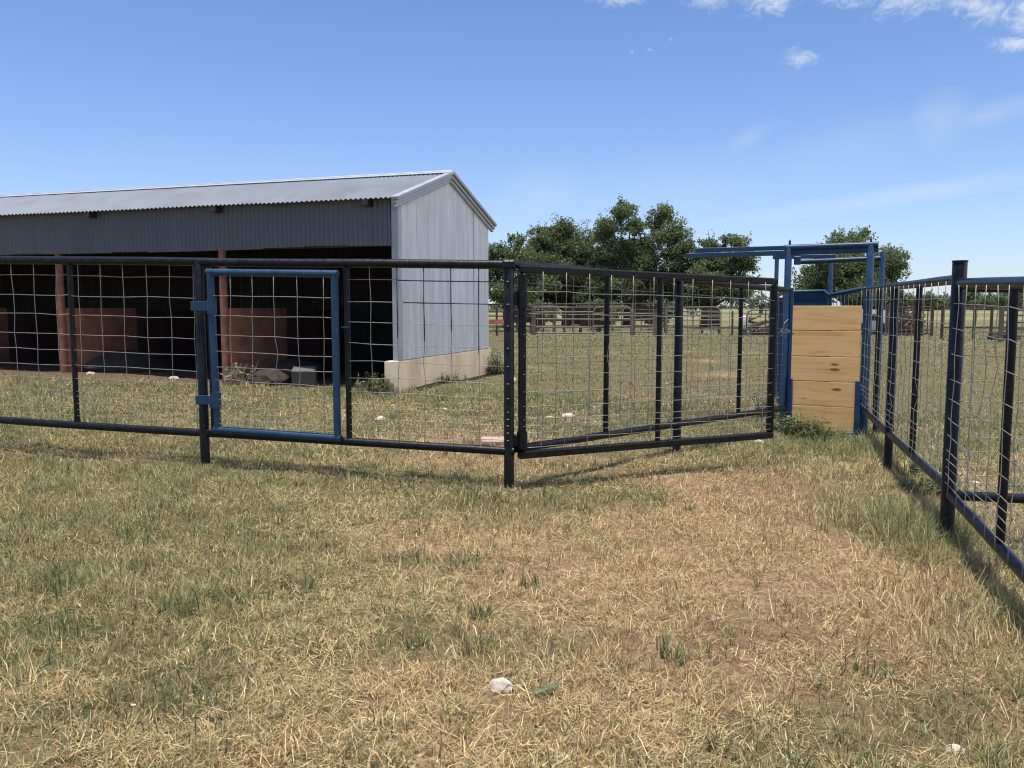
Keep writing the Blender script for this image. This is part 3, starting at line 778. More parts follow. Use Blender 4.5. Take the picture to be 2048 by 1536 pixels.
# concrete stem wall under the gable and its front return
mb = MB(); q = random.Random(2)
mb.box(S(.08, SW / 2 + .02, (ZC - .3) / 2), .20, SW + .12, ZC + .3, SA, SB, None, .012); mb.build('concrete_footing', M['concrete'], sh)
# purlin, inner posts and rusty partitions
for i, a in enumerate((2.56, 5.33, 8.05)):
    o = post(sh, S(a, .03, 0).x, S(a, .03, 0).y, ZCL + .06, .05, M['rustpost'], name='rusty_post')
    p0, p1 = S(a, .08, 0), S(a, SW - .15, 0)
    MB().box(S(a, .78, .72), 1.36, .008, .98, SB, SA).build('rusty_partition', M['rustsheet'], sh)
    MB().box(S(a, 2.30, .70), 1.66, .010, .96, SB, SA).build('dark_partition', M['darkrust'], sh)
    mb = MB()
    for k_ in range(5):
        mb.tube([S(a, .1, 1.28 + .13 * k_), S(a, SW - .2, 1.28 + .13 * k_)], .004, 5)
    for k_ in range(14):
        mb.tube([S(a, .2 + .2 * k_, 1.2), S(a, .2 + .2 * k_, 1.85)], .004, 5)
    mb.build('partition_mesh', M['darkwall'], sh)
# ------------------------------------------------------------------ loose things in and before the shed
def lump(name, c, r, mt, seed, label, cat, group=None, flat=.6, n=3, amp=.28):
    import bmesh
    bm = bmesh.new(); bmesh.ops.create_icosphere(bm, subdivisions=n, radius=1)
    q = np.random.default_rng(seed); dirs = q.normal(size=(9, 3)); dirs /= np.linalg.norm(dirs, axis=1)[:, None]; am = q.uniform(-amp, amp, 9)
    for v in bm.verts:
        d = np.array(v.co); s = 1 + float(np.sum(am * np.clip(dirs @ d, 0, 1) ** 3)) + q.normal(0, .03)
        # flat broken facets
        for k_ in range(4):
            h = float(dirs[k_] @ d) * s
            if h > .72: s *= .72 / h
        v.co = Vector(d * s)
    me = bpy.data.meshes.new(name)
    for v in bm.verts: v.co.x *= r[0]; v.co.y *= r[1]; v.co.z *= r[2]
    bm.to_mesh(me); bm.free(); me.materials.append(mt)
    o = bpy.data.objects.new(name, me); COL.objects.link(o)
    o.location = (c[0], c[1], gzf(c[0], c[1]) + r[2] * .35); o.rotation_euler = (0, 0, q.uniform(0, 6)); return tag(o, label, cat, group)
mb = MB(); q = random.Random(4); c0 = S(2.05, .05, 0); mb.box((0, 0, .12), .30, .20, .24, (1, .1, 0), (-.1, 1, .25), None, .012)
cbk = mb.build('concrete_block', M['block'], None, origin=(0, 0, 0)); cbk.location = (c0.x + .62, c0.y - .12, gzf(c0.x, c0.y) - .02); tag(cbk, 'grey concrete block tipped on its side at the shed opening', 'block')
lump('manure_heap', (S(2.05, .75, 0).x, S(2.05, .75, 0).y), (.8, .5, .22), M['manure'], 12, 'dark heap of old bedding against the rusty partition behind the small gate', 'heap')
lump('manure_heap', (S(4.75, .8, 0).x, S(4.75, .8, 0).y), (.7, .5, .22), M['manure'], 13, 'dark heap of old bedding beside the left rusty partition', 'heap')

# stones; positions in metres on the yard
def rock(x, y, rx, rz_, seed, label, m=None, ry=None):
    return lump('rock', (x, y), (rx, ry or rx * .75, rz_), m or M['rock'], seed, label, 'rock', 'loose stones on the ground')
rock(-.045, 2.735, .043, .030, 1, 'white rock lying in the straw beside a green weed leaf', ry=.035)
rock(1.42, 2.53, .03, .014, 2, 'small pale stone half buried at the lower right', ry=.02)
rock(.585, 8.55, .085, .045, 3, 'white stone, larger of the two seen through the open gate')
rock(.385, 8.45, .06, .03, 4, 'small white stone beside the larger one seen through the open gate')
rock(-.72, 8.85, .05, .03, 5, 'white stone on the grass in front of the shed corner')
rock(-1.32, 8.2, .075, .035, 6, 'white stone seen through the mesh right of the small gate')
rock(-.02, 11.6, .11, .08, 7, 'pale stone beside the middle post, just right of the shed footing')
rock(2.38, 7.9, .06, .035, 8, 'pale stone near the lower right corner of the open gate')
rock(2.86, 9.6, .13, .08, 9, 'rough grey stone on the bare patch left of the blue chute', m=M['block'])
rock(3.72, 6.55, .05, .02, 10, 'white stone beyond the right fence near its bottom rail')
rock(3.75, 5.75, .06, .025, 16, 'pale flat stone on the dirt right of the tall post')
rock(-4.55, 11.1, .07, .04, 17, 'pale stone at the foot of the right rusty post')
rock(-5.9, 11.55, .07, .035, 18, 'pale stone at the foot of the left rusty post')
rock(.95, 9.5, .05, .025, 19, 'little white stone far behind the open gate stile')
slab = MB().box((0, 0, 0), .22, .16, .05, (1, 0, 0), (0, 1, 0), None, .015).build('stone_slab', M['pinkstone'], None, origin=(0, 0, 0)); slab.location = (-.16, 7.12, gzf(-.16, 7.12) + .03); slab.rotation_euler = (.05, .02, .1)
tag(slab, 'flat pinkish stone slab behind the middle post', 'stone')

# pebbles of white caliche in the near grass (uncountable)
x, y = scatter(420, 2, 14, .4); k = ~inshed(x, y, .1)[0]; x, y = x[k], y[k]; zz = gz(x, y)
mb = MB(); q = random.Random(9)
for i in range(len(x)):
    r_ = q.uniform(.003, .008) * (1 + y[i] * .12); a = q.uniform(0, 6.28)
    vs = [(x[i] + r_ * math.cos(a + k_ * 1.57) * q.uniform(.7, 1.3), y[i] + r_ * math.sin(a + k_ * 1.57) * q.uniform(.7, 1.2), zz[i] + .004 + q.uniform(0, .004)) for k_ in range(4)]
    vs += [(x[i], y[i], zz[i] + r_ * .8)]
    mb.add(vs, [(0, 1, 4), (1, 2, 4), (2, 3, 4), (3, 0, 4)])
pb = mb.build('pebbles', M['rock'], None); tag(pb, 'small white pebbles scattered through the grass', kind='stuff')

# ------------------------------------------------------------------ weeds
def weed(x, y, h, n, seed, label, spread=.12, wide=.012, pal=None, broad=False, name='weed'):
    q = np.random.default_rng(seed); pal = np.array(pal or [(.12, .15, .06), (.17, .19, .09), (.21, .21, .11), (.09, .12, .045)])
    V = []; Fq = []; C = []
    n += 8
    for i in range(n):
        bx, by = np.clip(q.normal(0, spread * .35, 2), -spread * .6, spread * .6); az = q.uniform(0, 6.28); L = h * q.uniform(.5, 1.15); tl = abs(q.normal(.35, .25)); c = pal[q.integers(len(pal))] * q.uniform(.75, 1.25)
        if i >= n - 8: bx = by = 0; az = i * .785; L = spread * .75; tl = 1.25
        d = np.array([math.sin(tl) * math.cos(az), math.sin(tl) * math.sin(az), math.cos(tl)])
        p = np.array([bx, by, -.005]); ks = 5
        wv = wide * q.uniform(.6, 1.2); s = np.array([-math.sin(az + .4), math.cos(az + .4), 0])
        b = len(V)
        for k_ in range(ks):
            w = wv * (1 - (k_ / (ks - 1)) ** 2 * .95) * (.35 if broad and k_ == 0 else 1) * .5
            V += [p - s * w, p + s * w]; p = p + d * L / (ks - 1); d = d + np.array([.10 * math.cos(az), .10 * math.sin(az), -.16 * k_]) * .6; d /= np.linalg.norm(d)
        for k_ in range(ks - 1): Fq.append((b + 2 * k_, b + 2 * k_ + 1, b + 2 * k_ + 3, b + 2 * k_ + 2))
        C += [c] * (2 * ks)
        if broad:     # leaves along the stem
            for k_ in range(6):
                t = q.uniform(.25, 1); pt = np.array([bx, by, 0]) + np.array([math.sin(tl) * math.cos(az), math.sin(tl) * math.sin(az), math.cos(tl)]) * L * t * .9
                a2 = q.uniform(0, 6.28); l2 = q.uniform(.02, .05) * (h / .2) ** .5; dd = np.array([math.cos(a2), math.sin(a2), q.uniform(-.1, .6)]); ss = np.array([-math.sin(a2), math.cos(a2), 0]) * l2 * .28
                b = len(V); V += [pt, pt + dd * l2 * .5 - ss, pt + dd * l2, pt + dd * l2 * .5 + ss]; Fq.append((b, b + 1, b + 2, b + 3)); C += [c * 1.1] * 4
    me = bpy.data.meshes.new(name); fast_mesh(me, np.array(V), [np.array(Fq)])
    a = me.attributes.new('Col', 'FLOAT_COLOR', 'POINT'); a.data.foreach_set('color', np.concatenate([np.array(C), np.ones((len(C), 1))], 1).astype(np.float32).ravel())
    me.materials.append(M['grass']); o = bpy.data.objects.new(name, me); COL.objects.link(o); o.location = (x, y, gzf(x, y))
    return tag(o, label, 'weed', 'weeds and grass clumps')
weed(2.95, 8.42, .27, 120, 1, 'tall weed clump at the foot of the left chute post', .30, broad=True)
weed(3.12, 8.30, .16, 110, 2, 'low weed clump under the left half of the plank gate', .34, broad=True)
weed(3.42, 8.18, .10, 90, 3, 'lowest weed clump under the right half of the plank gate', .32, broad=True)
weed(3.42, 6.75, .17, 90, 4, 'leafy weed clump just right of the far right fence post', .26, broad=True)
weed(3.22, 6.25, .17, 90, 5, 'leafy weed clump under the right fence bottom rail', .3, broad=True)
weed(2.45, 4.95, .16, 120, 6, 'dark green grass clump left of the tall post', .42, wide=.009)
weed(2.62, 4.35, .22, 70, 7, 'tall seeding grass clump in front of the tall post', .3, wide=.006, pal=[(.3, .27, .13), (.2, .2, .09), (.36, .3, .16)])
weed(2.42, 3.72, .25, 90, 8, 'tall pale grass clump at the right edge under the near fence', .35, wide=.007, pal=[(.25, .25, .1), (.17, .19, .07), (.36, .3, .16)])
weed(1.98, 2.95, .19, 120, 9, 'grass clump at the lower right corner', .5, wide=.005, pal=[(.25, .24, .1), (.17, .18, .07), (.38, .31, .17)])
weed(2.86, 9.15, .34, 60, 10, 'pale feathery weed left of the chute behind the gate end', .22, broad=True, pal=[(.28, .28, .2), (.22, .23, .14)])
weed(S(.25, -.12, 0).x, S(.25, -.12, 0).y, .24, 90, 11, 'dark weeds at the left foot of the concrete footing', .36, broad=True)
weed(S(-.12, 1.3, 0).x, S(-.12, 1.3, 0).y, .13, 70, 12, 'low weeds along the middle of the concrete footing', .4, broad=True)
weed(S(-.15, 3.3, 0).x, S(-.15, 3.3, 0).y, .36, 90, 13, 'taller weeds at the right end of the concrete footing', .4, broad=True)
weed(S(2.25, -.2, 0).x, S(2.25, -.2, 0).y, .30, 40, 14, 'pale flowering weed beside the concrete block', .30, broad=True, pal=[(.32, .31, .24), (.2, .22, .12)])
weed(-1.12, 2.62, .075, 220, 15, 'low grey green weed patch at the lower left', .36, wide=.0045, pal=[(.13, .145, .085), (.17, .175, .11), (.10, .12, .065)])
weed(-.36, 3.05, .085, 30, 16, 'small green tuft left of the white rock', .05, wide=.007)
weed(-.12, 3.35, .10, 26, 17, 'broad bladed green tuft above the white rock', .06, wide=.009)
weed(.10, 3.75, .10, 24, 18, 'broad bladed tuft in the middle of the dry straw', .09, wide=.009)
weed(-2.0, 3.55, .13, 46, 19, 'broad bladed green tuft on the left below the green patch', .14, wide=.010)
weed(-1.35, 3.35, .13, 40, 20, 'broad bladed green tuft in the left middle of the straw', .16, wide=.010)
weed(-.72, 5.35, .12, 70, 21, 'dark green clump in the shade under the left fence rail', .34, wide=.007)
weed(-.2, 5.2, .10, 50, 22, 'dark green clump left of the middle post foot', .3, wide=.007)
weed(-2.02, 4.35, .12, 50, 23, 'upright grass tuft on the right side of the green patch', .2, wide=.007)
weed(.62, 3.05, .12, 30, 24, 'broad bladed tuft right of the white rock', .10, wide=.009)
weed(1.35, 3.05, .09, 40, 25, 'low green tuft on the right in the straw', .14, wide=.008)
weed(.45, 5.15, .11, 60, 26, 'green clump under the left end of the open gate', .3, wide=.007)
# single fallen leaf beside the rock
mb = MB(); P0 = Vector((.055, 2.66, gzf(.05, 2.7) + .012)); P1 = Vector((.185, 2.735, gzf(.18, 2.74) + .035)); d = P1 - P0; s_ = Vector((-d.y, d.x, 0)).normalized()
prof = [0, .008, .015, .017, .013, .006, 0]
vs = []
for i, w in enumerate(prof):
    p = P0.lerp(P1, i / 6) + Vector((0, 0, .012 * math.sin(i / 6 * 3.1)))
    vs += [p - s_ * w, p - Vector((0, 0, .004 if 0 < i < 6 else 0)), p + s_ * w]
fs = []
for i in range(6): fs += [(3 * i, 3 * i + 1, 3 * i + 4, 3 * i + 3), (3 * i + 1, 3 * i + 2, 3 * i + 5, 3 * i + 4)]
mb.add(vs, fs); M['leafgreen'] = mat('weed_leaf', (.085, .12, .055), .75, 0, .35, 30)
tag(mb.build('leaf', M['leafgreen'], None), 'single broad green leaf lying right of the white rock', 'leaf')

# ------------------------------------------------------------------ trees
def leaf_mesh(name, pts, nrm_, size, cols, m, parent):
    n = len(pts); a = nr.normal(size=(n, 3)); a /= np.linalg.norm(a, axis=1)[:, None]
    b = np.cross(a, nr.normal(size=(n, 3))); b /= np.linalg.norm(b, axis=1)[:, None]
    s = size[:, None]
    v = np.stack([pts - a * s * .5, pts + b * s * .3, pts + a * s * .5, pts - b * s * .3], 1).reshape(-1, 3)
    f = np.arange(n)[:, None] * 4 + np.array([[0, 1, 2, 3]])
    me = bpy.data.meshes.new(name); fast_mesh(me, v, [f])
    at = me.attributes.new('Col', 'FLOAT_COLOR', 'POINT'); at.data.foreach_set('color', np.concatenate([np.repeat(cols, 4, 0), np.ones((n * 4, 1))], 1).astype(np.float32).ravel())
    me.materials.append(m); o = bpy.data.objects.new(name, me); COL.objects.link(o); o.parent = parent; return o
def tree(x, y, base, lobes, label, trunk_r=.2, dens=620, leaf=.115, cat='tree', group='trees behind the corral', name='tree', pal=None, fork=.9):
    """lobes: (dx, dz, r, density factor) in metres from the trunk foot"""
    t = empty(name, (x, y, base), label, cat, group)
    pal = np.array(pal or [(.11, .152, .066), (.138, .178, .08), (.165, .20, .095), (.09, .13, .058)])
    P = []; Sz = []; Cc = []; tips = []
    for (dx, dz, r_, df) in lobes:
        r_ *= 1.16
        dy = nr.normal(0, r_ * .7); c = np.array([dx, dy, dz]); tips.append((c, r_))
        ns = max(6, int(30 * df)); sub = nr.normal(size=(ns, 3)); sub /= np.linalg.norm(sub, axis=1)[:, None]; sub = c + sub * r_ * nr.uniform(.15, 1.0, (ns, 1))
        n = int(dens * 8.5 * r_ * r_ * df ** .8); w = nr.integers(0, ns, n)
        d = nr.normal(size=(n, 3)); d /= np.linalg.norm(d, axis=1)[:, None]
        rad = r_ * .46 * nr.random((n, 1)) ** .45
        p = sub[w] + d * rad * np.array([1, 1, .8])
        P.append(p); Sz.append(nr.uniform(.6, 1.35, n) * leaf)
        sc_ = nr.uniform(.75, 1.3, ns)[w][:, None]
        Cc.append(pal[nr.integers(0, len(pal), n)] * sc_ * nr.uniform(.8, 1.25, (n, 1)))
    for c, r_ in list(tips):                                      # loose sprays that break the outline
        for k_ in range(7 if leaf < .2 else 3):
            u = nr.normal(size=3); u[2] = abs(u[2]) * .8 + .1 if nr.random() < .7 else u[2]; u /= np.linalg.norm(u)
            m1_ = int(34 * max(r_, .4)); tt = nr.uniform(.7, 1.42, (m1_, 1)); P.append(c + u * r_ * tt + nr.normal(0, r_ * .07, (m1_, 3)))
            Sz.append(nr.uniform(.5, 1.1, m1_) * leaf); Cc.append(pal[nr.integers(0, len(pal), m1_)] * nr.uniform(.8, 1.3, (m1_, 1)))
    o = leaf_mesh('crown', np.concatenate(P), None, np.concatenate(Sz), np.clip(np.concatenate(Cc), .01, .3), M['leaf'], t)
    mb = MB(); f0 = Vector((0, 0, fork))
    mb.tube([(0, 0, -.2), (.02, .03, fork * .5), f0], [trunk_r * 1.25, trunk_r, trunk_r * .85], 9)
    for c, r_ in tips:
        c = Vector(c); m1 = f0.lerp(c, .5) + Vector((rng.gauss(0, .2), rng.gauss(0, .2), rng.uniform(0, .25)))
        mb.tube([f0 - Vector((0, 0, .1)), f0.lerp(m1, .5), m1, c], [trunk_r * .5, trunk_r * .32, trunk_r * .18, .012], 6)
        for k_ in range(4):
            e = c + Vector((rng.gauss(0, r_ * .55), rng.gauss(0, r_ * .5), rng.gauss(.1, r_ * .5))); mb.tube([m1.lerp(c, .7), e], [.018, .006], 4)
    mb.build('trunk', M['bark'], t, smooth=True, origin=None) if False else None
    o2 = MB(); o2.v, o2.f = mb.v, mb.f
    me = bpy.data.meshes.new('trunk'); me.from_pydata(o2.v, [], o2.f); me.materials.append(M['bark'])
    ob = bpy.data.objects.new('trunk', me); COL.objects.link(ob); ob.parent = t
    return t
def lob(px0, Z, base_y, L):   # picture outline of a crown measured in the photograph, as metres at its real distance
    k_ = Z / 1656.; return [((p - px0) * k_, (base_y - q) * k_, r_ * k_, (d[0] if d else 1.0)) for p, q, r_, *d in L]
def tx(px, Z): return (px - 1024) / 1656. * Z
Z = 42
tree(tx(1010, Z), Z, .16, lob(1010, Z, 654, [(1000, 505, 20, .8), (1037, 487, 14, .6), (995, 540, 24), (1035, 515, 24), (1003, 575, 24, .8), (1020, 590, 24, .9), (980, 560, 20, .8), (1065, 560, 24, .9), (1045, 550, 28), (1055, 585, 24), (985, 520, 18, .8), (1022, 480, 9, .5), (990, 590, 14, .5)]), 'low scraggy tree at the shed end of the tree row', .13)
tree(tx(1137, Z), Z + 2, .16, lob(1137, Z + 2, 654, [(1128, 478, 30), (1090, 505, 34), (1165, 500, 36), (1100, 550, 42), (1150, 560, 45), (1190, 545, 34), (1120, 462, 16, .7), (1075, 540, 28), (1130, 520, 45), (1175, 590, 28), (1095, 590, 28), (1060, 520, 14, .7), (1137, 590, 32), (1060, 585, 26), (1205, 575, 30), (1085, 475, 20, .8)]), 'round dense dark tree between the shed and the tallest tree', .24, dens=760)
tree(tx(1255, Z), Z, .16, lob(1255, Z, 654, [(1235, 432, 22, .8), (1255, 425, 14, .7), (1213, 462, 26, .8), (1268, 455, 24, .7), (1325, 437, 22, .8), (1345, 470, 26, .8), (1305, 450, 16, .6), (1295, 500, 26, .55), (1230, 505, 36), (1275, 545, 38), (1345, 515, 30, .8), (1210, 555, 36), (1320, 570, 32, .8), (1368, 545, 22, .8), (1245, 580, 30), (1300, 595, 24, .7), (1215, 595, 24), (1362, 495, 16, .7), (1260, 510, 30, .8), (1330, 550, 30), (1275, 585, 32), (1350, 595, 26, .9), (1195, 520, 24, .9), (1310, 480, 20, .8)]), 'tallest tree of the row with an open upper crown', .26, fork=1.2)
tree(tx(1400, Z), Z - 1, .16, lob(1400, Z - 1, 652, [(1412, 495, 22, .75), (1455, 492, 22, .75), (1395, 540, 30), (1440, 540, 32, .9), (1482, 530, 20, .7), (1415, 580, 26), (1462, 575, 22, .8), (1378, 580, 22), (1435, 480, 12, .5), (1490, 560, 14, .6), (1385, 510, 18, .7), (1390, 560, 30), (1450, 580, 28), (1420, 525, 28, .9), (1370, 595, 24), (1475, 515, 18, .7)]), 'tree behind the track end with a thick dark trunk', .24)
for px, Zb, L, lab in ((1075, 37, [(1060, 622, 16), (1080, 616, 17), (1098, 624, 15), (1045, 628, 13), (1075, 634, 18)], 'low dark shrub behind the first wood pen post'),
                       (1200, 37, [(1180, 620, 16), (1200, 612, 17), (1222, 620, 17), (1190, 632, 18), (1215, 634, 17)], 'low dark shrub behind the arched gate'),
                       (1322, 36.5, [(1300, 622, 16), (1322, 614, 18), (1345, 622, 16), (1318, 634, 18)], 'low dark shrub behind the pale topped pen panel')):
    tree(tx(px, Zb), Zb, .16, lob(px, Zb, 658, L), lab, .05, dens=700, cat='shrub', group='shrubs under the tree row', name='shrub', fork=.25)
Z = 38
tree(tx(1690, Z), Z, .16, lob(1690, Z, 655, [(1690, 478, 20, .45), (1722, 468, 14, .4), (1660, 488, 16, .5), (1640, 525, 32, .9), (1690, 520, 40), (1742, 535, 36, .9), (1620, 560, 26, .9), (1690, 570, 50), (1760, 565, 32, .8), (1775, 595, 24, .7), (1650, 590, 36), (1720, 600, 40), (1608, 582, 16, .7), (1785, 575, 14, .5), (1760, 625, 22, .6), (1705, 635, 30, .7), (1665, 560, 40), (1725, 575, 40), (1605, 600, 24, .9), (1790, 600, 24, .8), (1765, 520, 22, .8), (1625, 615, 30, .9)]), 'broad dark tree behind the blue chute', .26, dens=700)
Z = 115
tree(tx(1520, Z), Z, .16, lob(1520, Z, 628, [(1510, 601, 9), (1525, 598, 9), (1538, 602, 9), (1550, 606, 7), (1500, 605, 6)]), 'small far tree on the horizon left of the chute', .25, dens=40, leaf=.32, group='far trees on the horizon')
# distant tree line, each tree its own
protos = []
for i in range(4):
    L = [(rng.uniform(-2.2, 2.2), rng.uniform(1.2, 3.6), rng.uniform(1.0, 1.8), 1) for _ in range(7)]
    protos.append((L, ))
FARL = ['round', 'broad', 'low', 'ragged']
far = []
pxs = [1582, 1600, 1800, 1822, 1843, 1862, 1880, 1897, 1925, 1940, 1958, 1972, 1990, 2006, 2022, 2040, 2062]
for i, px in enumerate(pxs):
    Z = 215 + 35 * ((i * 7) % 5) / 5
    hs = {1582: .6, 1600: .6, 1925: 1.1, 1990: 1.25, 2022: 1.15, 1940: .95}.get(px, .85)
    if i < 4:
        t = tree(tx(px, Z), Z, .16, protos[i][0], 'x', .2, dens=28, leaf=.42, name='tree', group='far trees on the horizon')
        far.append(t)
    else:
        t = copy_tree(far[i % 4])
    t.location = (tx(px, Z), Z, .1); t.scale = (hs * rng.uniform(.9, 1.25), hs, hs * rng.uniform(.85, 1.1)); t.rotation_euler.z = rng.uniform(0, 6)
    t['label'] = 'small dark tree in the far tree line on the right horizon'
    t['group'] = 'far trees on the horizon'
far[0]['label'] = 'tiny far bush on the horizon just left of the plank gate top'; far[1]['label'] = 'tiny far bush on the horizon behind the left chute post'
# low dark brush far behind
mb_p = []; N_ = 5200
bx = nr.uniform(-30, 210, N_); by = nr.uniform(300, 330, N_); bz = np.abs(nr.normal(0, 1.0, N_)) * (.6 + 1.0 * fbm(bx * .08, by * 0 + 2, 3))
rootb = bpy.data.objects.new('brush', None)
me_o = leaf_mesh('brush', np.stack([bx, by, bz + .1], 1), None, nr.uniform(.6, 1.4, N_), np.array([(.05, .065, .035)]) * nr.uniform(.7, 1.4, (N_, 1)), M['leaf'], None)
tag(me_o, 'low dark band of brush along the far horizon', kind='stuff'); bpy.data.objects.remove(rootb)

# ------------------------------------------------------------------ corral beyond the pasture
def corral(name, label, p0, p1, heights, mt, r=.03, posts=(), pr=.05, cat='fence', group='pipe panels of the far corral', rounded=None, bars=(), top=None):
    c = (Vector((p0[0], p0[1], 0)) + Vector((p1[0], p1[1], 0))) / 2; g = gzf(c.x, c.y)
    t = empty(name, (c.x, c.y, g), label, cat, group)
    a = Vector((p0[0], p0[1], gzf(*p0))); b = Vector((p1[0], p1[1], gzf(*p1)))
    mb = MB(); hs = sorted(heights)
    for i, h in enumerate(hs):
        if rounded and h == hs[-1]:
            d = (b - a).normalized(); rr = .22
            up_ = Vector((0, 0, 1)); pts = []
            A, B = a + up_ * h, b + up_ * h
            pts = []
            if 'l' in rounded: pts += [a + up_ * .05] + [a + up_ * (h - rr) + d * (rr * (1 - math.cos(x))) + up_ * (rr * math.sin(x)) for x in (0, .4, .8, 1.2, 1.57)]
            else: pts += [A]
            if 'r' in rounded: pts += [b + up_ * (h - rr) - d * (rr * (1 - math.cos(x))) + up_ * (rr * math.sin(x)) for x in (1.57, 1.2, .8, .4, 0)] + [b + up_ * .05]
            else: pts += [B]
            mb.tube(pts, r, 8)
        else:
            mb.tube([a + Vector((0, 0, h + rng.gauss(0, .01))), b + Vector((0, 0, h + rng.gauss(0, .01)))], r, 8)
    mb.build('rails', mt, t, smooth=40)
    if bars:
        mb = MB()
        for s_ in bars:
            p = a.lerp(b, s_); mb.tube([p + Vector((0, 0, hs[0])), p + Vector((0, 0, hs[-1]))], r * .8, 6)
        mb.build('uprights', mt, t)
    for s_ in posts:
        p = a.lerp(b, s_); MB().tube([p + Vector((0, 0, -.2)), p + Vector((0, 0, (top or hs[-1]) + .04))], pr, 8).build('post', M['oldwood'] if pr > .06 else mt, t, smooth=40)
    return t
def G2(px, Zq): return (tx(px, Zq), Zq)
corral('corral_fence', 'brown pipe fence beside the shed end with a wide low board', G2(955, 30), G2(1066, 29.6), [.18, .37, .72, .95], M['rail_rust'], .028, (.35,), .04, bars=(.15, .6, .8))
corral('corral_fence', 'yellowish pipe rails between the first wood post and the arched gate', G2(1067, 29.6), G2(1185, 29.6), [.1, .32, .60, .86, 1.04], M['rail_grey'], .026, (0,), .085, bars=(.34, .66), top=.98)
corral('arched_gate', 'arched tube gate left of the second wood post', G2(1186, 29.8), G2(1262, 29.5), [.12, .36, .6, .82, 1.05], M['rail_grey'], .026, (), .04, 'gate', rounded='lr', bars=(.5,))
corral('corral_fence', 'pipe panel with a pale top rail between the second and third wood posts', G2(1264, 29.5), G2(1309, 29.2), [.15, .38, .6, .80], M['rail_grey'], .028, (0, 1), .08, top=.84, bars=(.4,))
corral('tube_gate', 'six rail tube gate under the tree with rounded right corner', G2(1332, 31), G2(1439, 30.8), [.2, .38, .55, .72, .88, 1.03], M['rail_grey'], .024, (.0,), .05, 'gate', rounded='r', bars=(.25, .5, .78))
corral('corral_fence', 'dark brown panel behind the arched gate', G2(1196, 33.5), G2(1330, 33), [.25, .5, .75, 1.0, 1.15], M['rail_rust'], .03, (0, .5, 1), .05, bars=(.2, .35, .7, .85))
corral('corral_fence', 'low back row of brown rails under the dense tree', G2(965, 34), G2(1195, 34), [.5, .85, 1.15], M['rail_rust'], .035, (0, .3, .62, 1), .06)
corral('tube_gate', 'dark panel with rounded left corner between the chute and the open gate', G2(1492, 30), G2(1601, 29.8), [.1, .3, .78, .93], M['rail_dark'], .024, (), .04, 'gate', rounded='l', bars=(.35, .7))
tp = MB().tube([(*G2(1464, 30.5), 0), (*G2(1464, 30.5), 1.05)], .03, 6).build('steel_post', M['rail_dark'], None); tag(tp, 'lone thin steel post standing in the gap right of the tube gate', 'post')
# rust brown sheets that back the pens
for i, (p0, p1, h0, h1, lab) in enumerate(((1022, 1062, .45, 1.0, 'rusty brown sheet left of the first wood pen post'), (1072, 1086, .35, .95, 'narrow rusty sheet right of the first wood pen post'), (1128, 1160, .35, 1.05, 'dark rusty sheet under the dense tree trunk'), (1162, 1200, .3, 1.02, 'wide dark sheet behind the left end of the arched gate'), (1268, 1312, .55, 1.08, 'reddish sheet behind the third wood post'), (1404, 1438, .3, 1.0, 'dark sheet behind the right end of the tube gate'))):
    a = G2(p0, 32); b = G2(p1, 32.2); g = gzf(*a)
    t = empty('pen_panel', (a[0], a[1], g), lab, 'panel', 'rusty sheets of the far corral')
    MB().bar((a[0], a[1], g + (h0 + h1) / 2), (b[0], b[1], g + (h0 + h1) / 2), .02, h1 - h0).build('sheet', M['pensheet'], t)
    mb = MB()
    for q_ in (a, b): MB().tube([(q_[0], q_[1] + .05, g - .1), (q_[0], q_[1] + .05, g + h1 + .05)], .035, 6).build('post', M['rail_rust'], t)
bd = MB().bar((*G2(965, 29.2), gzf(*G2(965, 29.2)) + .52), (*G2(1013, 29.2), gzf(*G2(1013, 29.2)) + .52), .04, .17).build('board', M['rustsheet'], None); tag(bd, 'wide dark red board on the pen fence beside the shed corner', 'board')
# barrel and scrap pile by the dark panel
p = G2(1486, 30.5); bl = empty('barrel', (*p, gzf(*p)), 'white plastic barrel by the dark pen panel', 'barrel')
mb = MB(); prof = [(0, .14), (.03, .16), (.2, .17), (.3, .165), (.42, .17), (.47, .15), (.5, .07)]; mb.tube([(p[0], p[1], gzf(*p) + z_ + .22) for z_, _ in prof], [r_ for _, r_ in prof], 14); mb.build('drum', M['plastic'], bl, smooth=40)
MB().tube([(p[0], p[1], gzf(*p) - .02), (p[0], p[1], gzf(*p) + .22)], .15, 10).build('stand', M['oldwood'], bl)
p = G2(1545, 31); sp_ = empty('scrap_pile', (*p, gzf(*p)), 'pile of old timber and scrap behind the dark pen panel', 'pile'); q = random.Random(8); mb = MB(); mb2 = MB()
for i in range(26):
    c = Vector((p[0] + q.uniform(-1.0, 1.0), p[1] + q.uniform(-.5, .5), gzf(*p) + q.uniform(.15, .62))); a = q.uniform(0, 3.1)
    (mb if i % 3 else mb2).box(c, q.uniform(.3, .9), q.uniform(.05, .15), q.uniform(.05, .16), (math.cos(a), math.sin(a), q.gauss(0, .25)), (-math.sin(a), math.cos(a), 0))
mb.box(Vector((p[0], p[1], gzf(*p) + .1)), 1.6, .6, .2, (1, .1, 0), (-.1, 1, 0), None, .05)
mb.build('timber', M['oldwood'], sp_); mb2.build('scrap', M['rail_rust'], sp_)
